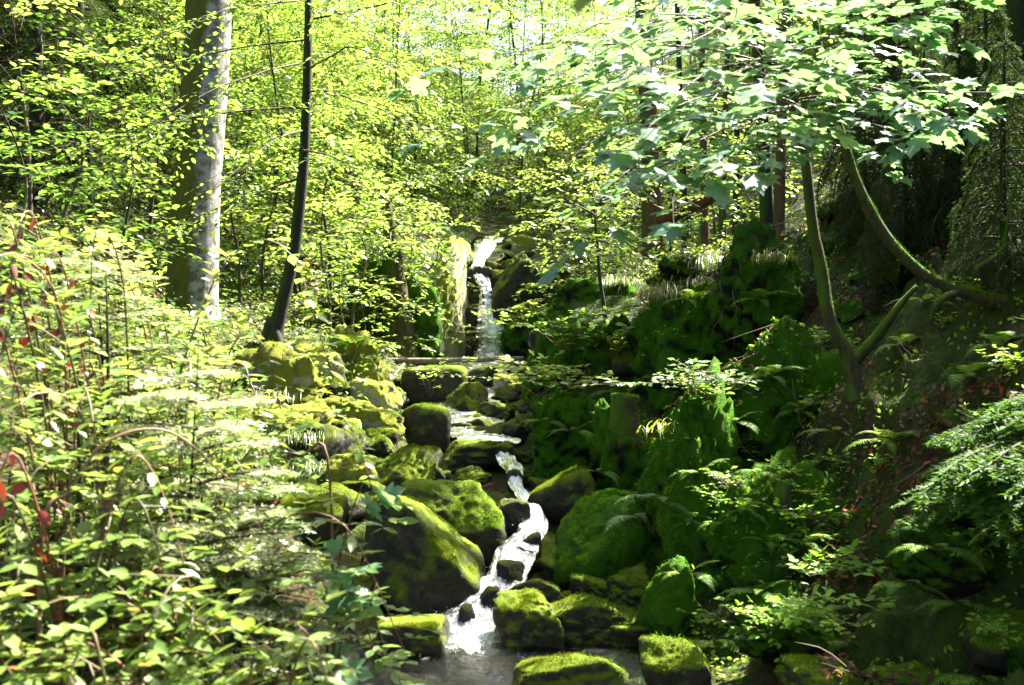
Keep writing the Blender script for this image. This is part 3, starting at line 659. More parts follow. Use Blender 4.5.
mb = MB(); tube(mb, smoothline([p0 + (0, 0, -.15), p0 + (0, 0, .08), p0 + (.01, 0, .2)], 14), [.13, .095, .09], 18, rough=.25, seed=3)
st = mb.build('tree_stump', M['bark_moss']); tag(st, 'small cut stump grown over with moss on the right bank', 'stump')
v, t = mb.tris(); moss_part(v, t, st, M['moss_dark'], 9000, .018, -.9, 5)
p0, n0 = hit(783, 500)
mb = MB(); tube(mb, smoothline([p0 + (.03, .1, -.12), p0 + (0, -.02, -.05), p0 + (-.02, -.05, .02), p0 + (.0, -.04, .1)], 16), [.05, .05, .045, .035], 12, rough=.25)
st = mb.build('mossy_snag', M['bark_moss']); tag(st, 'short bent mossy snag sticking out among the ferns', 'snag')
v, t = mb.tris(); moss_part(v, t, st, M['moss_dark'], 14000, .014, -1.2, 6)

# ------------------------------------------------------------------ foliage growers
def spray(mb, lv, rng, base, az, length, elev, leaf, twigs=9, droop=.25, r0=.012, wood=1, jit=.28, flat=1.0, tl=.4, gap=.055, curve=0.0):
    """one branch with alternating side twigs and flat leaves"""
    n = 12; pts = [np.array(base, float)]
    a, e = az, elev
    for i in range(n):
        dv = np.array([math.cos(a) * math.cos(e), math.sin(a) * math.cos(e), math.sin(e)])
        pts.append(pts[-1] + dv * length / n)
        e -= droop / n * (1 + i / n * 1.5) + rng.normal() * .03; a += curve / n + rng.normal() * .05
    pts = np.array(pts)
    tube(mb, pts, [r0, r0 * .25], 5, wood, rnd=rng.random() * .5)
    for k in range(twigs):
        f = .18 + .82 * (k + .5) / twigs
        j = f * n; i = min(int(j), n - 1)
        p = pts[i] * (1 - (j - i)) + pts[i + 1] * (j - i)
        d = nrm(pts[i + 1] - pts[i]); sd = nrm(np.cross(d, [0, 0, 1.])) * (1 if k % 2 else -1)
        L = length * tl * (1.15 - f) * rng.uniform(.7, 1.25) + .08
        dt = nrm(d * .75 + sd * rng.uniform(.6, 1.0) + np.array([0, 0, rng.normal() * .18]))
        leafy_twig(mb, lv, rng, p, dt, L, leaf, r0 * .35, wood, jit, gap)
    leafy_twig(mb, lv, rng, pts[-1], nrm(pts[-1] - pts[-2]), length * .15, leaf, r0 * .25, wood, jit, gap)
    return pts
def leafy_twig(mb, lv, rng, p, dt, L, leaf, r, wood, jit=.28, gap=.055):
    m = max(3, int(L / gap)); q = np.array(p, float); d = np.array(dt, float); tp = [q.copy()]
    for i in range(m):
        d = nrm(d + np.array([rng.normal() * .1, rng.normal() * .1, -.05 + rng.normal() * .05])); q = q + d * L / m; tp.append(q.copy())
        s = nrm(np.cross(d, [0, 0, 1.])) * (1 if i % 2 else -1)
        la = nrm(d * .65 + s * .8 + rng.normal(size=3) * .18)
        nn = np.array([0, 0, 1.]) + rng.normal(size=3) * jit
        lv.add(q, la, nn, leaf * rng.uniform(.65, 1.2))
    lv.add(q, nrm(d + rng.normal(size=3) * .1), np.array([0, 0, 1.]) + rng.normal(size=3) * jit, leaf * rng.uniform(.8, 1.2))
    if r > .0008: tube(mb, np.array(tp)[::2] if len(tp) > 5 else np.array(tp), [r, r * .4], 3, wood, cap=False, rnd=.3)

def beech_proto(seed, H, r0, nb, spread, z0, leaf, label, group, mat='beech', bark='bark_moss', twigs=9, T=MID, gap=.06, name='young_beech'):
    rng = np.random.default_rng(seed)
    root = thing(name, label, 'tree', group=group)
    tp = smoothline([(0, 0, -.4), (rng.normal() * .04, rng.normal() * .04, H * .3), (rng.normal() * .12, rng.normal() * .12, H * .65), (rng.normal() * .2, rng.normal() * .2, H)], 20)
    mt = MB(); tube(mt, tp, [r0 * 1.25, r0, r0 * .6, r0 * .15], 9, rough=.12, seed=seed); mt.build('trunk', M[bark], root)
    mc = MB(); lv = Leaves(); a = rng.random() * 6
    for k in range(nb):
        f = z0 + (1 - z0) * (k + rng.random()) / nb
        p = tp[min(int(f * 19), 19)]
        a += 2.4 + rng.normal() * .3
        spray(mc, lv, rng, p, a, spread * (1.1 - .75 * max(0, f - .35)) * rng.uniform(.7, 1.2), .25 + .5 * f, leaf, twigs, .55, r0 * .22, 1, gap=gap)
    lv.put(mc, T, 0)
    mc.build('crown', [M[mat], M['twig']], root)
    return root

# background young beeches, copied over the slope
BG = 'young beeches on the slope behind the waterfall'
BGL = 'young beech with layered sunlit leaves on the slope behind'
pr = [beech_proto(300, 6.5, .024, 38, 2.1, .06, .088, BGL, BG, twigs=12, gap=.052), beech_proto(301, 5.0, .02, 32, 1.8, .04, .08, BGL, BG, twigs=12, gap=.05), beech_proto(302, 8.5, .03, 44, 2.5, .1, .092, BGL, BG, twigs=12, gap=.055), beech_proto(303, 3.2, .025, 20, 1.4, .04, .088, BGL, BG, twigs=10)]
rng = np.random.default_rng(21)
spots = []
def try_spot(x, y, md):
    for a_, b_ in spots:
        if (a_ - x) ** 2 + (b_ - y) ** 2 < md * md: return False
    spots.append((x, y)); return True
used = set(); cnt = 0
for it in range(3000):
    if cnt >= 160: break
    y = rng.uniform(14, 44) if it % 3 else rng.uniform(14, 26)
    x = rng.uniform(-.62, .56) * y
    cx = np.interp(y, CY, CX)
    if y < 21 and -1.9 < x - cx < 1.5: continue
    if y < 17 and x > .2: continue
    if y < 16 and x > -2.6: continue
    if x > .3 and y < 23: continue
    if x / y < -.40 and y < 21: continue
    if not try_spot(x, y, .7 + y * .024): continue
    k = 3 if (y < 17 and rng.random() < .6) else int(rng.integers(0, 4))
    sc = rng.uniform(.8, 1.25)
    loc = (x, y, G(x, y))
    if k in used: dup(pr[k], loc, rng.uniform(0, 6.28), sc, tilt=(rng.normal() * .06, rng.normal() * .06))
    else: used.add(k); pr[k].location = loc; pr[k].scale = (sc,) * 3
    cnt += 1
# low leafy saplings on the left bank and round the waterfall
SG = 'leafy saplings on the left bank'
sp = beech_proto(310, 1.7, .016, 14, .75, .05, .075, 'knee to man high leafy sapling on the left bank', SG, name='leafy_sapling', twigs=7, gap=.05)
for i, (px, py, d, s) in enumerate([(120,270,9.5,1.1),(60,260,9,1.2),(30,230,11,1.6),(90,215,12.5,1.5),(150,225,13.5,1.6),(240,262,13,1.3),(262,255,14,1.4),(330,275,12.6,1.1),(352,262,13.5,1.3),(375,225,15.2,1.2),(410,210,15.6,1.2),(432,200,16.6,1.0),(330,225,15,1.6),(295,240,15,1.6),(20,300,7.5,1.1),(345,295,11.8,.7),(395,250,15,.9),(365,300,14.2,.8)]):
    q = P(px, py, d); loc = (q[0], q[1], G(q[0], q[1]) - .05)
    if i == 0: sp.location = loc; sp.scale = (s,) * 3
    else: dup(sp, loc, rng.uniform(0, 6.28), s)
RG = 'leafy saplings on the sunlit plateau right of the waterfall'
for i, (px, d, s) in enumerate([(560,14.5,.9),(575,17,1.3),(600,15.5,1.1),(630,16.5,1.3),(670,15,1.2),(690,17,1.5),(715,14.5,1.2),(740,16,1.5),(545,18.5,1.0),(650,19,1.6),(610,19,1.4),(720,12.2,.8),(770,13.5,1.2),(585,12.8,.5),(700,11.6,.5)]):
    q = P(px, 300, d)
    dup(sp, (q[0], q[1], G(q[0], q[1]) - .05), rng.uniform(0, 6.28), s, 'knee to man high leafy sapling on the plateau right of the waterfall', RG)

# spruces -----------------------------------------------------------
def conifer(seed, H, r0, whorls, per, spread, needle, label, group=None, mat='spruce', name='spruce_tree', droop=.5, sub=11, z0=.08, dens=26, nsz=.5):
    rng = np.random.default_rng(seed)
    root = thing(name, label, 'tree', group=group)
    mt = MB(); tube(mt, smoothline([(0, 0, -.3), (rng.normal() * .03, 0, H * .5), (0, rng.normal() * .03, H)], 16), [r0, r0 * .6, r0 * .1], 8, rough=.1); mt.build('trunk', M['bark_dark'], root)
    mc = MB(); pp, aa, nn, ss, rr = [], [], [], [], []
    for w in range(whorls):
        f = z0 + (1 - z0) * w / whorls
        for k in range(per):
            az = k * 2 * PI / per + w * 1.1 + rng.normal() * .2
            L = spread * (1 - f) ** .75 * rng.uniform(.75, 1.15) + .12
            e = .25; n = 10; p = np.array([0, 0, f * H + rng.normal() * .03]); br = [p]
            for i in range(n):
                br.append(br[-1] + L / n * np.array([math.cos(az) * math.cos(e), math.sin(az) * math.cos(e), math.sin(e)])); e -= droop / n * 1.6
            br = np.array(br); tube(mc, br, [.012 * L + .003, .002], 4, 1, cap=False, rnd=.3)
            for j in range(sub):
                g = .15 + .85 * j / sub; i = min(int(g * n), n - 1); q = br[i] + (br[i + 1] - br[i]) * (g * n - i)
                d = nrm(br[i + 1] - br[i]); s = nrm(np.cross(d, [0, 0, 1.])) * (1 if j % 2 else -1)
                tl = L * .45 * (1.1 - g) * rng.uniform(.7, 1.2) + .05
                dt = nrm(d * .7 + s * .75 + np.array([0, 0, -.15 - .5 * droop * rng.random()]))
                m = max(6, int(tl * dens * 4))
                u = (np.arange(m) + rng.random(m)) / m
                tw = q + dt * (u * tl)[:, None] + np.array([0, 0, -.35 * droop]) * ((u * tl) ** 2)[:, None]
                sd = nrm(np.cross(dt, [0, 0, 1.])); sg = np.where(np.arange(m) % 2, 1, -1)[:, None]
                ax = nrm(dt * .55 + sd * sg * .8 + rng.normal(size=(m, 3)) * .25 + np.array([0, 0, .15]))
                pp.append(tw); aa.append(ax); nn.append(np.array([0, 0, 1.]) + rng.normal(size=(m, 3)) * .4); ss.append(needle * rng.uniform(.7, 1.2, m)); rr.append(np.full(m, rng.random()) * .7 + rng.random(m) * .3)
                if tl > .1: tube(mc, [q, q + dt * tl * .9], [.003, .001], 3, 1, cap=False, rnd=.2)
    v, t = TRI; T = (v * np.array([1, nsz * 2, 1]), t)
    scatter(mc, T, np.concatenate(pp), np.concatenate(aa), np.concatenate(nn), np.concatenate(ss), np.concatenate(rr))
    mc.build('crown', [M[mat], M['twig']], root)
    return root
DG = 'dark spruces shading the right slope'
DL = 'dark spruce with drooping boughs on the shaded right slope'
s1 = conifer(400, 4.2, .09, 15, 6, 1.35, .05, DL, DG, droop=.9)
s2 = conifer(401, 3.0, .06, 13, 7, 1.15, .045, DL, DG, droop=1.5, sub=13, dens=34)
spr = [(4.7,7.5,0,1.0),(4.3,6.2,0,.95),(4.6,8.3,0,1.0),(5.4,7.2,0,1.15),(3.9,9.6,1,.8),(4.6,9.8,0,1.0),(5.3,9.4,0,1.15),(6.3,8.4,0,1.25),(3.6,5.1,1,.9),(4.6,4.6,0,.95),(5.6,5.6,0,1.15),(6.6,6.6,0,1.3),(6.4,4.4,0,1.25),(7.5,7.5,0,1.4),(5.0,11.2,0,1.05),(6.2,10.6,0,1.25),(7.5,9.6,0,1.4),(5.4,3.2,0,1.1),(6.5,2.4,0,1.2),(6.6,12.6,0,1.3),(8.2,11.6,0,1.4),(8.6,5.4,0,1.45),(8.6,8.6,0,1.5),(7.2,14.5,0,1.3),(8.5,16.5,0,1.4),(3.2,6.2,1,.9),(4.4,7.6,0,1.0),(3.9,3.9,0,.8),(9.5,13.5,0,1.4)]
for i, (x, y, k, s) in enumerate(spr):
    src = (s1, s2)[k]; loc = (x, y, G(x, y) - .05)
    s = min(s, max((.3 + 1.65 * (x - 1.75) - loc[2]) / (4.2, 3.0)[k], .3))  # heights shaped along the sun line: bank shaded, stream left sunlit
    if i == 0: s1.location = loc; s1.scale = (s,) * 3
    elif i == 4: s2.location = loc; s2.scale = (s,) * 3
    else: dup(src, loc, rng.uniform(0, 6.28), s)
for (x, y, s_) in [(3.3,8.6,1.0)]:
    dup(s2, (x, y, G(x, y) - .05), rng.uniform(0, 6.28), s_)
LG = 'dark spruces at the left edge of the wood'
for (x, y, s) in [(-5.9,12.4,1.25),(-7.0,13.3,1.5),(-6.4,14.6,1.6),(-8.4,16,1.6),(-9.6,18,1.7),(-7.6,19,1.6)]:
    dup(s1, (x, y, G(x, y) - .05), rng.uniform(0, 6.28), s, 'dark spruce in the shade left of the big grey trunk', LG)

# ------------------------------------------------------------------ single trees
# A: big grey fir trunk
def grown_tree(name, label, pts, rad, bark, sprays, leafmat, T=MID, sides=14, rough=.12, seed=0, branches=(), leaf=.075, steps=40, moss=None, roots=0):
    pts = smoothline(pts, steps); base = pts[0].copy()
    root = thing(name, label, 'tree', tuple(base))
    mt = MB(); tube(mt, pts - base, rad, sides, rough=rough, seed=seed)
    rng = np.random.default_rng(seed)
    for k in range(roots):
        a = -PI / 2 + (k - (roots - 1) / 2) * .9 + rng.normal() * .2
        L = rad[0] * 4
        rp = [np.array([math.cos(a) * L * f, math.sin(a) * L * f * .6, .25 - .5 * f ** .7]) for f in (0, .35, .7, 1)]
        tube(mt, smoothline(rp, 10), [rad[0] * .45, rad[0] * .12], 8, rough=.2, seed=seed + k)
    tr = mt.build('trunk', M[bark], root)
    if moss:
        v, t = mt.tris(); moss_part(v, t, tr, M[moss[0]], moss[1], moss[2], moss[3], seed)
    for bp, br in branches:
        b = MB(); bb = smoothline(bp, 16) - base; tube(b, bb, br, 8, rough=.2, seed=seed + 3)
        bo = b.build('branch', M[bark], root)
        if moss:
            v, t = b.tris(); moss_part(v, t, bo, M[moss[0]], moss[1], moss[2], moss[3], seed + 1)
    if sprays:
        mc = MB(); lv = Leaves()
        for sp_ in sprays:
            spray(mc, lv, rng, np.array(sp_[0]) - base, *sp_[1:])
        lv.put(mc, T, 0); mc.build('crown', [M[leafmat], M['twig']], root)
    return root

def sp3(px, py, d, px2, py2, d2, leaf=.075, twigs=12, droop=.25, r0=.012, tl=.4, jit=.28, gap=.05):
    a, b = P(px, py, d), P(px2, py2, d2); v = b - a; L = np.linalg.norm(v)
    return (a, math.atan2(v[1], v[0]), L, math.asin(v[2] / L) + droop * .55, leaf, twigs, droop, r0, 1, jit, 1.0, tl, gap)

Abase = P(190, 345, 11.2); Abase[2] = G(Abase[0], Abase[1]) - .2
A_sp = [sp3(205,-150,11.2,120,-60,9.5,.08,14), sp3(210,-220,11.2,330,-120,11,.08,14), sp3(205,-330,11.2,100,-250,13,.08,14), sp3(212,-380,11.2,320,-330,10,.08,14)]
grown_tree('big_tree', 'thick grey trunk, mossy on its left and white with lichen on its right', [Abase, P(191,320,11.2), P(196,200,11.2), P(206,60,11.2), P(210,-60,11.2), P(214,-420,11.3)], [.4, .3, .265, .26, .25, .16], 'bark_big', A_sp, 'beech', sides=40, rough=.05, seed=31, steps=60,
    branches=[([P(186,98,11.2), P(170,108,11.0), P(152,118,10.8)], [.03, .012])])
# B: slim dark leaning beech with layered sprays
Bb = P(276, 328, 10.4)
B_sp = [sp3(308,62,10.4,130,150,8.2,.07,16,.3), sp3(308,92,10.4,420,110,8.6,.07,14,.2), sp3(308,20,10.4,480,26,8,.07,16,.2), sp3(308,0,10.4,160,40,8.6,.07,16,.2), sp3(306,108,10.4,40,150,9.0,.07,18,.25), sp3(305,130,10.4,215,175,8.6,.065,12,.2), sp3(304,150,10.4,390,190,9,.065,12,.2),
    sp3(309,-30,10.4,350,-10,7.6,.07,16,.2), sp3(309,-40,10.4,240,-20,8.0,.07,16,.2), sp3(309,-80,10.4,420,-60,9.0,.07,16,.2), sp3(309,-90,10.4,120,-40,9.6,.07,16,.2), sp3(300,178,10.4,180,235,9.6,.065,12,.2), sp3(308,40,10.4,90,85,10.4,.07,16,.2), sp3(308,70,10.4,390,60,7.4,.07,16,.2)]
grown_tree('slim_beech', 'slim dark leaning tree with curved foot right of the thick grey trunk', [Bb + (-.05, 0, -.15), Bb, P(283,300,10.4), P(294,250,10.4), P(301,190,10.4), P(305,140,10.4), P(308,40,10.4), P(309,-110,10.4)], [.13, .085, .068, .062, .058, .052, .04, .02], 'bark_dark', B_sp, 'beech', sides=14, seed=32, roots=2)
# C: brown trunk on the plateau
C_sp = [sp3(648,120,13,560,160,11.5,.075,14), sp3(648,90,13,740,130,12,.075,14), sp3(646,60,13,560,70,11,.075,14), sp3(643,-20,13,600,10,10.5,.075,14), sp3(649,160,13,590,195,11.5,.075,12)]
Cb = P(654, 268, 13)
grown_tree('brown_beech', 'brown straight trunk standing on the sunny plateau behind the maple leaves', [Cb + (0, 0, -.25), Cb, P(652,210,13), P(649,120,13), P(643,20,13), P(640,-120,13)], [.2, .155, .14, .125, .11, .07], 'bark_brown', C_sp, 'beech', sides=16, seed=33, roots=2)
# D: forked leaning tree on right bank, with the sycamore branches reaching to the viewer
Db, _n = hit(856, 392)
dD = Db[1]
def mp(px, py, d, px2, py2, d2, leaf=.1, twigs=7, droop=.16, gap=.13, tl=.33): return sp3(px, py, d, px2, py2, d2, leaf, twigs, droop, .007, tl, .2, gap)
D_sp = [mp(*q) for q in [(800,130,dD,690,140,3.6), (800,110,dD,760,85,3.3), (795,100,dD,860,90,3.6), (792,60,dD,640,110,3.6), (790,40,dD,560,100,4.1), (790,20,dD,700,35,3.2), (795,90,dD,930,88,3.9), (805,150,dD,735,170,3.8), (792,60,dD,520,130,4.6), (790,30,dD,490,50,4.4), (790,60,dD,600,60,3.4), (790,80,dD,690,85,3.3), (795,105,dD,655,180,4.2), (795,100,dD,1015,95,4.1), (793,70,dD,740,115,3.5), (793,40,dD,560,20,3.7), (790,70,dD,470,10,4.6), (800,140,dD,760,160,3.9), (795,110,dD,600,165,4.2), (792,60,dD,860,40,3.7), (795,90,dD,670,150,3.6), (790,70,dD,620,90,3.9), (790,50,dD,960,70,4.3), (790,30,dD,640,10,3.5), (790,30,dD,790,10,3.6)]]
grown_tree('sycamore_tree', 'leaning mossy tree on the right bank whose pale maple leaves hang over the stream', [Db + (.05, .05, -.25), Db, P(846,352,dD), P(829,318,dD), P(821,268,dD), P(812,222,dD), P(804,150,dD), P(792,80,dD), P(788,-30,dD), P(780,-140,dD)], [.13, .055, .041, .036, .033, .03, .027, .02, .012], 'bark_moss', D_sp, 'maple', T=MAPLE, sides=16, seed=34, roots=3, rough=.3, steps=70,
    branches=[([P(853,362,dD), P(878,335,dD - .05), P(900,305,dD - .1), P(917,286,dD - .12)], [.034, .026, .02, .013])], moss=('moss_dark', 5000, .012, -.2))
# E: arching mossy trunk
dE = 5.3
grown_tree('arching_tree', 'thin tree whose bright green mossy trunk arches up out of the right edge', [P(1065,312,dE + .3), P(1024,305,dE), P(975,296,dE), P(925,275,dE), P(885,235,dE), P(858,185,dE), P(840,130,dE), P(828,90,dE), P(815,20,dE), P(808,-80,dE)], [.06, .05, .033, .031, .029, .027, .024, .02, .016, .01], 'bark_moss', [mp(826,90,dE,880,110,4), mp(820,50,dE,900,40,4.2), mp(815,20,dE,960,10,4.2)], 'maple', T=MAPLE, sides=14, seed=35, rough=.3, steps=70,
    branches=[([P(1008,300,dE), P(985,275,dE - .05), P(978,268,dE - .08), P(1003,250,dE - .1), P(1008,215,dE - .1), P(1016,185,dE - .1), P(1030,155,dE - .1)], [.022, .016, .014, .012, .009, .007, .005]),
              ([P(958,292,dE), P(938,302,dE - .1), P(930,322,dE - .1)], [.025, .018, .006])], moss=('moss_dark', 9000, .014, -.35))
# F: mossy trunk left of the waterfall
Fq = P(400, 350, 15.0); Fq[2] = G(Fq[0], Fq[1])
ivs = [sp3(393 - (270 - yy) * .06, yy, 15, xx, yy + dy, dd, .07, 10) for yy, xx, dy, dd in ((270,365,30,14.6),(262,425,25,14.7),(250,350,20,14.3),(245,425,10,14.4),(235,360,15,14.2),(225,430,15,14.6),(218,350,0,14.2),(212,440,-5,14.4),(205,392,20,14.0),(204,370,-15,14.4),(203,415,-25,14.4),(230,392,25,14.2),(285,380,20,14.5),(290,410,20,14.5))]
grown_tree('ivy_tree', 'ivy and moss clad short trunk in the shade left of the waterfall', [Fq + (0, 0, -.2), P(398,330,15), P(394,280,15), P(391,240,15), P(388,200,15)], [.3, .24, .18, .13, .04], 'bark_moss', ivs, 'beech', sides=16, seed=36, moss=('moss_gold', 1200, .03, -.8))
# dark sapling over the block
q, _n = hit(606, 322)
grown_tree('dark_sapling', 'thin dark sapling growing from the black faced block', [q + (0, 0, -.1), q, P(600,280,q[1]), P(597,240,q[1]), P(592,190,q[1])], [.03, .022, .02, .014, .006], 'bark_dark', [sp3(597,245,q[1],555,270,q[1]-.8,.07,8), sp3(597,240,q[1],640,262,q[1]-.6,.07,8), sp3(594,215,q[1],570,205,q[1]-1,.07,8), sp3(593,205,q[1],640,205,q[1]-1,.07,8)], 'beech', sides=8, seed=37)
# background trunks on the right
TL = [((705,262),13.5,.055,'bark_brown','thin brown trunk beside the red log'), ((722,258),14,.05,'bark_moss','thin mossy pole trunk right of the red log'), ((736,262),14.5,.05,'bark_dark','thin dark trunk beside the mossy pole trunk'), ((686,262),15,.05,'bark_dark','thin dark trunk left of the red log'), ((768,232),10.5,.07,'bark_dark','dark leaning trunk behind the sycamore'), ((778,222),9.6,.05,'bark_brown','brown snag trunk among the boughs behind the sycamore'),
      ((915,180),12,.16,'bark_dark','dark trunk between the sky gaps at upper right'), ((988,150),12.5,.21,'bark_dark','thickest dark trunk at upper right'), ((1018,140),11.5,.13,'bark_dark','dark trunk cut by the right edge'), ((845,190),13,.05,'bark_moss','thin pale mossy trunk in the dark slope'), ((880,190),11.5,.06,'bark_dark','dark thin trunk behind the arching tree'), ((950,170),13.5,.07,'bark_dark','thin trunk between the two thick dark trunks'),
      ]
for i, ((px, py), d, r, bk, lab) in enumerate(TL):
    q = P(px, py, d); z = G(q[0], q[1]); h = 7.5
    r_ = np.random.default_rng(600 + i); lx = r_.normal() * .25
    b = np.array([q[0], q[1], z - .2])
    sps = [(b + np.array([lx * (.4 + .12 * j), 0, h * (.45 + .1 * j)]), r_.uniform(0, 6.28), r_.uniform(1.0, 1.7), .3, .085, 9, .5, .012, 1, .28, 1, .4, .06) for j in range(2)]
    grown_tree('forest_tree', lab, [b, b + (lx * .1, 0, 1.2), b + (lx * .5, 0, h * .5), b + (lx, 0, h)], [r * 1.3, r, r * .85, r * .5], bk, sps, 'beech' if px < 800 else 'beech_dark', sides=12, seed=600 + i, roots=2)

# ------------------------------------------------------------------ ferns, shrubs, grasses
def fern_proto(seed, nf, L, mat, label, cat='fern', spread=1.0):
    rng = np.random.default_rng(seed)
    root = thing('fern', label, cat)
    for k in range(nf):
        az = -PI / 2 + (k - (nf - 1) / 2) * (2.9 / max(nf - 1, 1)) * spread + rng.normal() * .2
        e = rng.uniform(.25, 1.0); n = 14; pts = [np.zeros(3)]; l = L * 1.2 * rng.uniform(.6, 1.1)
        for i in range(n):
            pts.append(pts[-1] + l / n * np.array([math.cos(az) * math.cos(e), math.sin(az) * math.cos(e), math.sin(e)])); e -= rng.uniform(.06, .135)
        pts = np.array(pts); mb = MB(); tube(mb, pts, [.0022, .0008], 4, 1, cap=False)
        pp, aa, nn, ss, rr = [], [], [], [], []
        np_ = 19; r = rng.random()
        for j in range(np_):
            g = .2 + .79 * j / np_; i = min(int(g * n), n - 1); q = pts[i] + (pts[i + 1] - pts[i]) * (g * n - i)
            d = nrm(pts[i + 1] - pts[i]); s = nrm(np.cross(d, [0, 0, 1.])); up = np.cross(s, d)
            wl = l * .25 * (1 - g) ** .75 * min(1, .55 + (g - .2) * 3) + .004
            for sg in (1, -1):
                pp.append(q); aa.append(nrm(s * sg + d * .45 - up * .15 + rng.normal(size=3) * .06)); nn.append(up + rng.normal(size=3) * .15); ss.append(wl); rr.append(np.clip(r + rng.normal() * .2, 0, 1))
        scatter(mb, (PINNA[0] * np.array([1, .62, 1]), PINNA[1]), np.array(pp), np.array(aa), np.array(nn), np.array(ss), np.array(rr))
        mb.build('frond', [M[mat], M['stem']], root, smooth=False)
    return root
ferns = [fern_proto(1, 8, .25, 'fern', ''), fern_proto(2, 6, .2, 'fern', ''), fern_proto(3, 9, .36, 'fern', ''), fern_proto(4, 7, .32, 'fernpale', '')]
FL = [((742,508),0,.9,0,'green fern on the dark rock face, first left of the bent snag'), ((722,520),1,.9,.5,'small fern with frond pointing left on the dark rock face'), ((772,545),0,1.0,0,'bright fern below the bent mossy snag'), ((800,545),0,1.0,.4,'fern with hanging bright fronds right below the bent snag'), ((865,565),1,1.0,0,'small fern beside the round leaved plant'),
      ((905,580),1,.9,.3,'last fern right of the round leaved plant'), ((718,640),1,1.1,.2,'single fern just above the broken faced boulder'), ((805,618),0,1.0,-.2,'broad fern low on the slope above the mossy humps'), ((640,520),3,1.0,.9,'pale sunlit fern hanging over the cascade'), ((662,500),3,.8,.3,'smaller pale fern above the one over the cascade'), ((622,392),2,1.0,0,'tall yellow green fern beside the cut stump'),
      ((640,385),2,.8,.6,'second fern beside the tall one near the stump'), ((985,676),1,1.1,0,'dark fern at the lower edge beside the corner boulder'), ((938,545),1,1.0,0,'fern tuft on the leaf strewn slope'), ((555,275),2,1.2,0,'fern fringe on the block right of the waterfall'), ((530,290),2,1.0,.4,'fern hanging beside the dark pointed boulder'), ((350,345),2,1.0,0,'fern below the ivy clad trunk'), ((378,352),2,.9,0,'yellow fern at the left end of the pole'), ((420,345),2,1.0,.4,'fern on the mossy ramp near the waterfall'), ((575,430),1,1.2,0,'small fern on the green moss dome'), ((690,300),2,.8,0,'fern on top of the grassy cliff block'), ((760,300),2,.8,0,'fern on the root hung bank block'), ((850,640),1,1.0,.2,'dim fern low under the broad fern'),
      ((700,470),1,1.0,.3,'little fern high on the mossy column'), ((760,470),1,.9,-.3,'little fern under the moss cushioned outcrop'), ((830,520),0,.8,.2,'fern on the dark slope above the round leaved plant'), ((880,610),0,.8,0,'low fern between broad fern and slope rock'), ((690,570),1,.9,0,'fern in the crevice at the foot of the mossy column'), ((820,460),1,.9,.4,'little fern beneath the forked tree foot'), ((760,590),1,1.0,-.2,'fern hanging in the dark hollow left of the broad fern'), ((600,470),1,1.0,0,'fern at the rim of the mossy shoulder'), ((545,420),1,1.1,.2,'fern low at the stream edge beside the moss dome'), ((735,420),1,.9,0,'fern where the column meets the outcrop'), ((960,600),1,.9,0,'fern behind the corner boulder'),
      ((905,345),2,.7,0,'fern under the arching trunk on the bare slope'), ((965,375),2,.7,.4,'fern on the slope above the green conifer bough'), ((890,440),2,.7,-.3,'fern among the red fallen leaves'), ((1000,345),2,.7,0,'fern at the right edge beneath the arching trunk'), ((925,300),1,1.2,0,'little fern just under the arching trunk curve'), ((835,430),1,1.1,0,'fern at the root of the forked leaning tree'), ((800,410),2,.7,.2,'fern crowning the moss cushioned outcrop'), ((770,375),2,.7,.2,'fern on the upper ledge of the moss cushioned outcrop'), ((690,520),0,.8,0,'fern on the face of the mossy column')]
fu = set()
for (pp, k, s, rz, lab) in FL:
    q, n = hit(*pp); q = q - np.array([0, 0, .02])
    if k in fu: dup(ferns[k], tuple(q), rz, s, lab)
    else:
        fu.add(k); ferns[k].location = tuple(q); ferns[k].scale = (s,) * 3; ferns[k].rotation_euler = (0, 0, rz); ferns[k]['label'] = lab

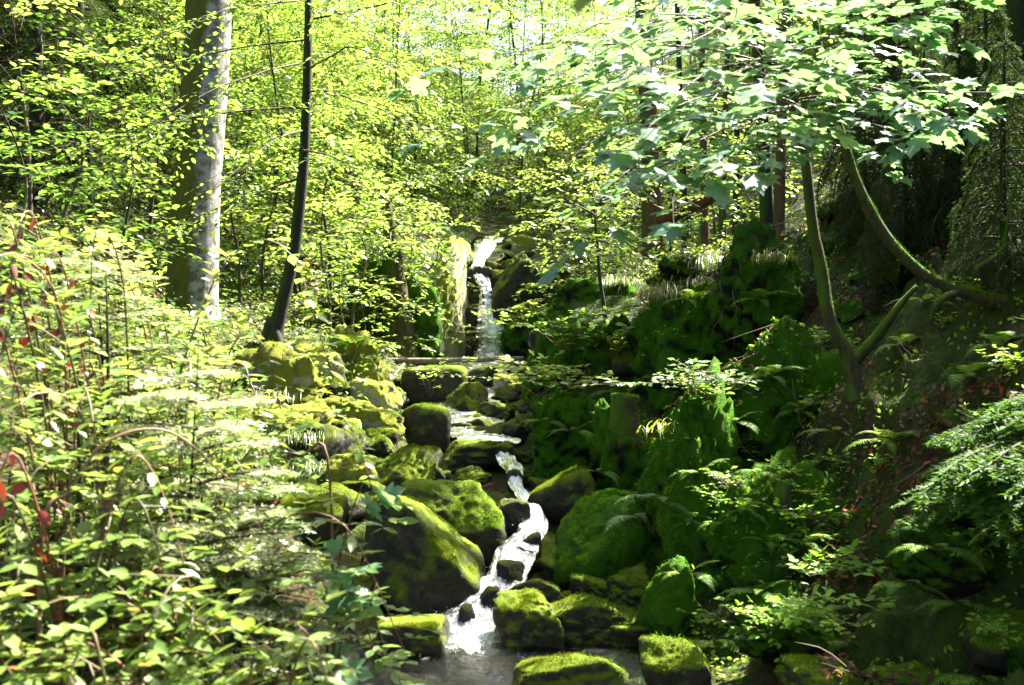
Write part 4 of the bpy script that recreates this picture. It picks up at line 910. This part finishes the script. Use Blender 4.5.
def stem_plant(name, label, base, stems, mats, T, leaf, cat='shrub', group=None, gap=.05, jit=.3, hang=0.0, seed=0, opp=True, r=.004, own_base=None):
    """stems: list of polylines (absolute)"""
    rng = np.random.default_rng(seed)
    root = thing(name, label, cat, tuple(base), group)
    mc = MB(); lv = Leaves()
    for sp_ in stems:
        pts = smoothline(sp_, 22) - base
        ms = MB(); tube(ms, pts, [r * 1.3, r * .4], 5, rnd=rng.random()); ms.build('stem', M[mats[1]], root)
        ln = np.concatenate([[0], np.cumsum(np.linalg.norm(np.diff(pts, axis=0), axis=1))])
        s_ = ln[-1] * .22; kk = 0
        while s_ < ln[-1]:
            q = np.array([np.interp(s_, ln, pts[:, c]) for c in range(3)])
            i = min(np.searchsorted(ln, s_), len(pts) - 1); d = nrm(pts[i] - pts[i - 1])
            s = nrm(np.cross(d, [0, 0, 1.])) if abs(d[2]) < .95 else np.array([1., 0, 0])
            if opp and rng.random() < .45:   # short side shoot carrying three to five leaves
                dd = nrm(s * rng.choice([-1, 1]) + d * .5 + np.array([0, 0, .25]) + rng.normal(size=3) * .2); L = rng.uniform(.06, .16)
                tube(mc, [q, q + dd * L], [r * .4, r * .25], 3, 1, cap=False)
                ss2 = nrm(np.cross(dd, [0, 0, 1.]))
                for f, sd in ((.5, 1), (.55, -1), (.95, .9), (1, -.9), (1, 0)):
                    lv.add(q + dd * L * f, nrm(dd * (.5 if sd else 1) + ss2 * sd + np.array([0, 0, -hang]) + rng.normal(size=3) * .12), np.array([0, 0, 1.]) + rng.normal(size=3) * jit, leaf * rng.uniform(.55, 1.15))
            else:
                for sg in ((1, -1) if opp else ((1,) if kk % 2 else (-1,))):
                    lv.add(q, nrm(s * sg + d * .45 + np.array([0, 0, -hang]) + rng.normal(size=3) * .2), np.array([0, 0, 1.]) + rng.normal(size=3) * jit, leaf * rng.uniform(.6, 1.2))
            s_ += gap * rng.uniform(.7, 1.4); kk += 1
    lv.put(mc, T, 0)
    mc.build('leaves', [M[mats[0]], M[mats[1]]], root)
    return root

# left foreground shrubs
rng = np.random.default_rng(77)
def arch(base, az, L, h, rng, tipdrop=.35):
    d = np.array([math.cos(az), math.sin(az), 0])
    return [base + (0, 0, -.05), base + d * L * .12 + (0, 0, h * .5), base + d * L * .4 + (0, 0, h * .95) + rng.normal(size=3) * .03, base + d * L * .75 + (0, 0, h) + rng.normal(size=3) * .04, base + d * L + (0, 0, h * (1 - tipdrop))]
   # (tip px, py, d) of bushes: height the photo shows
for (px, py, d, ns, lab) in [
    (25,300,2.9,6,'tall shrub with reddish stems at the left edge, upper part'), (90,262,3.3,5,'shrub reaching highest beside the spruce leader'), (60,400,2.6,6,'dense pale leaved shrub at the left edge below the red leaves'), (150,330,3.4,6,'shrub in front of the thick grey trunk foot'),
    (185,285,3.7,5,'bright shrub tip overlapping the thick grey trunk'), (30,500,2.3,6,'shrub at the left edge beside the scarlet leaf'), (110,470,2.7,6,'shrub around the dark upright stem'), (170,420,3.7,6,'shrub between the two fir saplings'), (20,600,2.1,6,'low shrub in the lower left corner'),
    (110,590,2.4,6,'low shrub with round leaves at the lower edge'), (180,560,3.2,6,'shrub with flat leaf layers in the middle of the thicket'), (190,620,2.5,6,'shrub with long brown arching cane at the lower edge'), (238,600,2.9,5,'shrub hanging toward the pool'), (250,645,2.7,5,'low pale shrub at the water edge'),
    (225,520,3.8,4,'shrub tangled in the feathery fir'), (70,540,2.5,5,'shrub with yellowing leaves under the dark stem'), (150,650,2.2,6,'lowest shrub at the bottom edge'), (275,630,3.2,4,'thin shrub over the left side of the pool'), (10,420,3.2,5,'brown stemmed shrub behind the left edge'), (0,240,3.6,5,'grass green shrub at the upper left edge'), (60,660,2.0,5,'leafy shrub at the very bottom left'), (215,675,2.4,5,'drooping shrub at the bottom by the pool'), (215,330,4.2,5,'sunlit shrub right of the thick trunk foot'), (120,540,3.0,5,'shrub filling the shade behind the round leaves')]:
    tip = P(px, py, d)
    g = tip + np.array([rng.normal() * .1, .15 + rng.random() * .2, 0]); g[2] = G(g[0], g[1])
    h = max(tip[2] - g[2], .25)
    stems = [arch(g + np.array([rng.normal() * .05, rng.normal() * .05, 0]), (rng.uniform(-PI * .95, PI * .15) if px < 170 else rng.uniform(-PI * 1.05, -PI * .45)), rng.uniform(.3, .7) * (1 if px < 170 else .75) * (.5 + .5 * h), h * rng.uniform(.7, 1.08), rng) for _ in range(ns)]
    stem_plant('leafy_shrub', lab, g, stems, ('bramble', 'stem'), LEAF, .054 if d < 3 else .06, seed=int(px * 7 + py), gap=.042, jit=.24)
# long brown canes in the thicket
for (pts, lab) in [([(40,560,2.3),(70,490,2.35),(110,440,2.4),(170,432,2.5),(230,480,2.6)], 'long arching brown cane curving over the round leaves'), ([(330,480,3.4),(300,455,3.4),(258,455,3.3),(215,475,3.2),(170,520,3.1)], 'arching bare cane in front of the bright top boulder')]:
    pp = np.array([P(*q) for q in pts]); mb = MB(); b = pp[0].copy(); g = b.copy(); g[2] = G(b[0], b[1])
    tube(mb, smoothline(np.vstack([g + (0, .05, -.05), pp]), 36) - g, [.006, .004, .0025], 6, rnd=.7)
    o = mb.build('bramble_cane', M['stem'], None, tuple(g)); tag(o, lab, 'cane')
# red leaves plant
def hang_plant(lab, pts, seed, leaf=.042):
    st = []
    for (px, py, d) in pts:
        tip = P(px, py, d); g = tip + (.05, .2, 0); g[2] = G(g[0], g[1]); st.append([g, g * .5 + tip * .5 + (0, .1, .15), tip + (0, 0, .05), tip + (-.05, -.05, -.12)])
    b = np.array(st[0][0]); stem_plant('red_leaved_shrub', lab, b, st, ('redleaf', 'stem'), LEAF, leaf, seed=seed, gap=.09, hang=1.6, jit=.9, opp=False)
hang_plant('shrub with hanging dark red leaves at the left edge', [(10,240,2.8),(35,235,2.9),(60,275,3.0),(20,300,2.9),(80,300,3.1),(8,280,2.7)], 3)
hang_plant('scarlet leaved twig low at the left edge', [(18,480,2.2),(12,520,2.2)], 4, .05)
hang_plant('dead red brown twigs inside the thicket', [(115,520,2.6),(125,550,2.6),(90,380,3.0),(160,590,2.4),(140,640,2.3)], 5, .04)
# dark upright stems in the thicket
for (a, b, d, lab) in [((75,400),(78,545),2.9,'dark upright stem in the thicket, the shorter one'), ((106,270),(104,530),3.05,'tall dark upright stem in the thicket')]:
    A_, B_ = P(*a, d), P(*b, d); g = B_.copy(); g[2] = min(G(B_[0], B_[1]), B_[2]) - .05
    mb = MB(); tube(mb, smoothline([g, B_, A_ * .5 + B_ * .5 + (.01, 0, 0), A_], 16) - g, [.013, .009, .002], 7, rough=.2, rnd=0)
    o = mb.build('bare_stem', M['bark_dark'], None, tuple(g)); tag(o, lab, 'stem')
# fir saplings
def place_fir(lab, px, py, d, seed, spread, mat='needle', whorls=10, sub=14, rz=0, droop=.2, per=6, nsize=.02):
    tip = P(px, py, d); g = G(tip[0], tip[1]); H = max(tip[2] - g, .3)
    o = conifer(seed, H, .012, whorls, per, spread, nsize, lab, None, mat, 'fir_sapling', droop, sub, .15, 75, .62)
    o.location = (tip[0], tip[1], g); o.rotation_euler = (0, 0, rz)
place_fir('feathery pale fir sapling in the middle of the left thicket', 198, 335, 2.75, 501, .38)
place_fir('fir sapling whose flat sprays reach toward the pool', 238, 450, 2.95, 502, .3, rz=.6)
place_fir('fir sapling with upright leader at the left', 103, 252, 3.5, 503, .45)
place_fir('low fir sapling at the thicket edge by the pool', 268, 530, 3.0, 504, .27, rz=.3)
place_fir('green conifer bough reaching in from the right edge', 1082, 398, 4.0, 506, .75, 'yew', droop=.55, nsize=.034, sub=16, whorls=8)
place_fir('low green conifer at the right edge above the corner boulder', 1088, 450, 3.9, 507, .66, 'yew', droop=.6, rz=.5, nsize=.032, whorls=8)
# sycamore seedling at the pool edge
q = P(345, 600, 3.1); g = q.copy(); g[0] -= .1; g[2] = min(G(g[0], g[1]), .2)
stem_plant('sycamore_seedling', 'sycamore seedling with big jagged leaves at the pool edge', g, [[g, P(335,640,3.1), P(345,600,3.1), P(365,560,3.05)], [g, P(340,650,3.0), P(360,620,3.0), P(372,600,2.95)], [g, P(330,620,3.1), P(350,520,3.2), P(362,485,3.2)]], ('maple', 'stem'), MAPLE, .1, seed=9, gap=.1, jit=.5, hang=.25, opp=True, cat='seedling')
q0 = P(760,-260,1.75); rt = thing('hanging_twig', 'blurred yellow green leaves hanging at the top close to the viewer', 'twig', tuple(q0))
mb = MB(); lv = Leaves()
for (x1, y1, d1) in ((600,12,1.55), (560,0,1.6)):
    ln = smoothline([P(760,-260,1.75), P((760 + x1) / 2, (y1 - 300) / 2, 1.6), P(x1, y1 - 30, d1)], 10) - q0
    tube(mb, ln, [.004, .0015], 5, 1)
    for k in range(5):
        e = ln[9 - k // 2 * 2]; lv.add(e, nrm(np.array([-.7 + .45 * k, -.3, -.25 - .1 * (k % 2)])), np.array([.2 * k - .4, -.35, 1.]), .075 + .012 * (k % 3), .9)
lv.put(mb, MAPLE, 0); mb.build('leaves', [M['bramble'], M['stem']], rt)
# leafy twigs right of stream
for i, (px, py, d, n, lf, mt, lab) in enumerate([(565,335,8.2,7,.085,'beech','leafy twigs in front of the shaded rock beside the stream'), (540,380,7.9,6,.08,'beech','lower leafy twigs hanging to the stream edge'), (610,345,8.0,5,.075,'beech','leafy twigs under the black faced block'), (690,375,6.1,6,.05,'fernpale','pale small leaved plant on the mossy column'), (835,560,5.0,5,.06,'fern','round leaved green plant between the ferns'), (795,600,4.9,4,.05,'fern','tiny round leaved plant under the bright fern'), (474,345,15.6,3,.1,'beech','bright leafy twig in front of the waterfall foot'), (530,318,15.4,4,.1,'beech','bright leafy twigs hiding the dark damp rock wall'), (430,380,12.4,3,.06,'beech','thin leafy twig beside the domed boulder'), (650,265,9.2,5,.07,'beech','small leafy plant on the cliff cap')]):
    q, n_ = hit(px, py + 18); r_ = np.random.default_rng(900 + i)
    hh = q[1] * .045 if d > 7 else .2
    st = [[q, q + (r_.normal() * hh * .5, -.1 - r_.random() * .15, hh * r_.uniform(.3, .8)), q + (r_.normal() * hh * 1.3, -.2 - r_.random() * .25, hh * r_.uniform(.2, 1.1))] for _ in range(n)]
    stem_plant('leafy_plant', lab, q, st, (mt, 'stem'), LEAF if lf > .055 else SMALL, lf, seed=40 + i, gap=.05 if lf > .055 else .03, jit=.35, cat='plant', r=.003)

WP = 'small leafy plants on the shaded right bank'
wps = []
for k in range(3):
    r_ = np.random.default_rng(950 + k); z0 = np.zeros(3)
    st = [[z0, np.array([r_.normal() * .05, -.05, .05 + .04 * r_.random()]), np.array([r_.normal() * .13, -.1 - .08 * r_.random(), r_.uniform(-.06, .12)])] for _ in range(6)]
    wps.append(stem_plant('wall_plant', 'small bright leafy plant clinging to the shaded right bank', z0, st, (('fern', 'beech', 'fern')[k], 'stem'), LEAF, (.034, .028, .045)[k], 'plant', WP, gap=.03, jit=.45, seed=960 + k, r=.002))
r_ = np.random.default_rng(970)
for k in range(34):
    px, py = (r_.uniform(690, 860), r_.uniform(330, 640)) if k % 3 else (r_.uniform(820, 1020), r_.uniform(280, 660))
    q, n = hit(px, py)
    if q[0] < .35: continue
    o = wps[k] if k < 3 else dup(wps[k % 3], (0, 0, 0))
    sc = r_.uniform(.55, 1.0); o.location = q - np.array([0, 0, .005]); o.rotation_euler = (0, 0, r_.uniform(-1, 1)); o.scale = (sc,) * 3
# grass tufts
def grass_tuft(lab, px, py, n, L, seed, dead=.15, lean=(0, -1), name='grass_tuft'):
    q, nn = hit(px, py); rng = np.random.default_rng(seed)
    root = thing(name, lab, 'grass tuft', tuple(q)); mb = MB()
    for k in range(n):
        b = rng.normal(size=3) * np.array([.09, .06, .01]); az = rng.uniform(0, 6.28)
        d = nrm(np.array([math.cos(az) * .6 + lean[0], math.sin(az) * .4 + lean[1], 1.4 + rng.random()])); l = L * rng.uniform(.5, 1.15); pts = [b]
        for i in range(7):
            pts.append(pts[-1] + d * l / 7); d = nrm(d + np.array([lean[0] * .1, lean[1] * .1, -.42]))
        pts = np.array(pts); w = .0026 * np.array([1, 1, .95, .9, .8, .6, .4, .05]); s = nrm(np.cross(nrm(np.gradient(pts, axis=0)), [0.3, .2, 1.])) * w[:, None]
        V = np.concatenate([pts - s, pts + s]); i_ = np.arange(7)
        mb.add(V, None, np.stack([i_, i_ + 1, i_ + 9, i_ + 8], -1), np.full(16, rng.uniform(.8, 1) if rng.random() < dead else rng.random() * .74))
    o = mb.build('blades', M['grass'], root); o['kind'] = 'stuff'
for i, a_ in enumerate([('sunlit grass tuft with orange dead blades hanging over the cliff block', 655,300,130,.42,.4), ('grass on the lip of the cliff block', 690,288,110,.34,.15), ('grass on the sunny plateau edge', 720,268,110,.34,.1), ('grass tuft beside the mossy column', 664,432,34,.26,.0), ('yellow grass on the left ledge beside gravel', 305,440,90,.3,.1), ('grass under the bare white rock', 275,400,80,.3,.1), ('grass tuft behind the bright top boulder', 320,470,70,.26,.1), ('grass by the roots of the slim beech', 300,335,70,.3,.2), ('grass fringe above the black faced block', 620,285,80,.3,.1), ('grass on the bank block under the boughs', 770,262,80,.3,.1)]):
    grass_tuft(a_[0], a_[1], a_[2], a_[3], a_[4], 50 + i, a_[5])
# hanging roots on bank
mb_r = []
for i, (px, py) in enumerate([(722,300),(735,310),(792,400),(845,440),(770,330),(905,400)]):
    q, n = hit(px, py - 20); r_ = np.random.default_rng(i)
    pts = [q + n * .02]; 
    for k in range(9): pts.append(pts[-1] + np.array([r_.normal() * .02, -.005 + r_.normal() * .015, -.05]))
    mb = MB(); tube(mb, np.array(pts) - q, [.006, .002], 5, rnd=.8); o = mb.build('hanging_root', M['twig'], None, tuple(q))
    tag(o, ['thin root dangling at the undercut lip of the bank block', 'second thin root on the bank block, beside the one at its lip', 'thin root hanging below the forked tree foot', 'thin pale root on the leaf strewn slope right of the tree foot', 'root hanging in the shade over the moss outcrop', 'thin root below the arching trunk'][i], 'root')

for (px, py, s_) in [(905,255,.42),(960,235,.5),(1005,268,.45),(880,300,.3),(985,205,.55),(925,215,.5),(865,235,.4)]:
    q, n = hit(px, py)
    dup(s2, tuple(q - np.array([0, 0, .05])), rng.uniform(0, 6.28), s_, 'small drooping spruce on the dark slope behind the arching tree', 'small spruces on the dark slope')
# ------------------------------------------------------------------ litter and undergrowth (stuff)
rng = np.random.default_rng(91)
def scatter_ground(name, count, xr, yr, T, size, mat, label, lift=0., flat=.35, hgt=0.0, cond=None, usetop=True):
    x = rng.uniform(*xr, count); y = rng.uniform(*yr, count)
    if cond is not None: k = cond(x, y); x, y = x[k], y[k]
    if usetop:
        hits = [top(a_, b_) for a_, b_ in zip(x, y)]; p = np.array([h[0] for h in hits]); n = np.array([h[1] for h in hits])
    else:
        p = np.stack([x, y, ground(x, y)], -1); n = np.tile([0, 0, 1.], (len(x), 1))
    p = p + n * lift; p[:, 2] += rng.random(len(p)) ** 1.5 * hgt
    a = nrm(np.cross(n, rng.normal(size=p.shape)) + rng.normal(size=p.shape) * .15 + (n * .8 if T is TRI else 0))
    mb = MB(); scatter(mb, T, p, a, n + rng.normal(size=p.shape) * flat, size * rng.uniform(.6, 1.3, len(p)), rng.random(len(p)))
    tag(mb.build(name, M[mat], smooth=True), label, 'ground cover', kind='stuff')
strm = lambda x, y, m: np.abs(x - np.interp(y, CY, CX)) > m
scatter_ground('fallen_leaves', 34000, (1.2, 4.6), (3.2, 10), LEAF, .034, 'litter', 'red and brown fallen leaves strewn over the dark right slope', .012, .6, cond=lambda x, y: (fbm(np.stack([x, y, 0 * x], -1) * 1.6, 3, 8) > -.12))
scatter_ground('fallen_leaves', 3500, (-6, -1.2), (3, 15), LEAF, .035, 'litter', 'brown fallen leaves on the left bank', .012, .5)
scatter_ground('ground_plants', 9000, (.3, 4.5), (8.6, 14), SMALL, .05, 'beech', 'low green ground plants on the sunny right plateau', .01, .5, .16, cond=lambda x, y: strm(x, y, .8) & (fbm(np.stack([x, y, 0 * x], -1) * 1.3, 3, 12) > -.05))
scatter_ground('ground_plants', 12000, (-6.5, -1.3), (6.5, 16), SMALL, .055, 'beech', 'low green ground plants on the left bank', .01, .5, .22, cond=lambda x, y: fbm(np.stack([x, y, 0 * x], -1) * 1.3, 3, 13) > .0)
scatter_ground('undergrowth', 60000, (-16, 16), (15, 42), SMALL, .1, 'beech', 'mass of low leafy undergrowth on the far slope', .02, .5, .6, cond=lambda x, y: strm(x, y, np.where(y < 21, 1.6, .3)), usetop=False)
scatter_ground('shade_plants', 9000, (.9, 4.4), (3.5, 9), MID, .03, 'fern', 'tiny green plants and moss sprigs on the shaded right bank', .01, .7, .04, cond=lambda x, y: fbm(np.stack([x, y, 0 * x], -1) * 2.3, 3, 18) > .05)

rng2 = np.random.default_rng(17); mb = MB()
for k in range(420):
    x, y = rng2.uniform(1.3, 4.6), rng2.uniform(3.6, 10); q, n = top(x, y)
    a_ = rng2.uniform(0, 6.28); d = nrm(np.array([math.cos(a_), math.sin(a_) * .8, 0]) - n * (n @ np.array([math.cos(a_), math.sin(a_) * .8, 0]))); L = rng2.uniform(.06, .38)
    q = q + n * .012
    tube(mb, smoothline([q, q + d * L * .5 + n * rng2.uniform(0, .05) + rng2.normal(size=3) * .015, q + d * L + n * rng2.uniform(0, .07)], 6), [rng2.uniform(.002, .006), .001], 4, rnd=rng2.random())
tag(mb.build('fallen_twigs', M['twig']), 'dead twigs littering the shaded right slope', 'twigs', kind='stuff')
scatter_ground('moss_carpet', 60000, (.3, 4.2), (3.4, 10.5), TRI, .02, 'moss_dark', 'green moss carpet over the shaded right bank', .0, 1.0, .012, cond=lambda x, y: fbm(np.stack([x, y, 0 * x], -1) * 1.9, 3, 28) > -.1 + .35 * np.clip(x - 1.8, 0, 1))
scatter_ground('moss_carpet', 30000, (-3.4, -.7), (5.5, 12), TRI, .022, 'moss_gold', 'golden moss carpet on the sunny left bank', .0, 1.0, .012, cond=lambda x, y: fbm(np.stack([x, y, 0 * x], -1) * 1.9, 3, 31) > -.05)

# ------------------------------------------------------------------ light, camera
sun_to = Vector((.48, .45, .77)).normalized()
sd = bpy.data.lights.new('sun', 'SUN'); sd.energy = 5; sd.angle = math.radians(.5); sd.color = (1, .95, .84)
so = bpy.data.objects.new('sun', sd); COL.objects.link(so); so.rotation_euler = (-sun_to).to_track_quat('-Z', 'Y').to_euler()
w = bpy.data.worlds.new('World'); S.world = w; w.use_nodes = True
nt = w.node_tree; nt.nodes.clear()
sky = nt.nodes.new('ShaderNodeTexSky'); sky.sky_type = 'NISHITA'; sky.sun_disc = False; sky.air_density = .6; sky.dust_density = 4.0; sky.ozone_density = .3
sky.sun_elevation = math.asin(sun_to.z); sky.sun_rotation = math.atan2(sun_to.x, sun_to.y)
bg = nt.nodes.new('ShaderNodeBackground'); bg.inputs[1].default_value = .065
ow = nt.nodes.new('ShaderNodeOutputWorld'); nt.links.new(sky.outputs[0], bg.inputs[0]); nt.links.new(bg.outputs[0], ow.inputs[0])
cam = bpy.data.cameras.new('camera'); co = bpy.data.objects.new('camera', cam); COL.objects.link(co)
cam.lens = 35; cam.sensor_width = 36; cam.clip_start = .05; cam.clip_end = 500
co.location = (0, 0, CAMZ); co.rotation_euler = (PI / 2, 0, 0)
cam.dof.use_dof = True; cam.dof.focus_distance = 8.0; cam.dof.aperture_fstop = 4.0
S.camera = co
S.view_settings.view_transform = 'Standard'; S.view_settings.look = 'None'; S.view_settings.gamma = 1; S.view_settings.exposure = 3.4
S.cycles.transparent_max_bounces = 6; S.cycles.max_bounces = 6; S.cycles.diffuse_bounces = 4; S.cycles.glossy_bounces = 2; S.cycles.transmission_bounces = 3; S.cycles.sample_clamp_indirect = 6
S.cycles.use_denoising = True
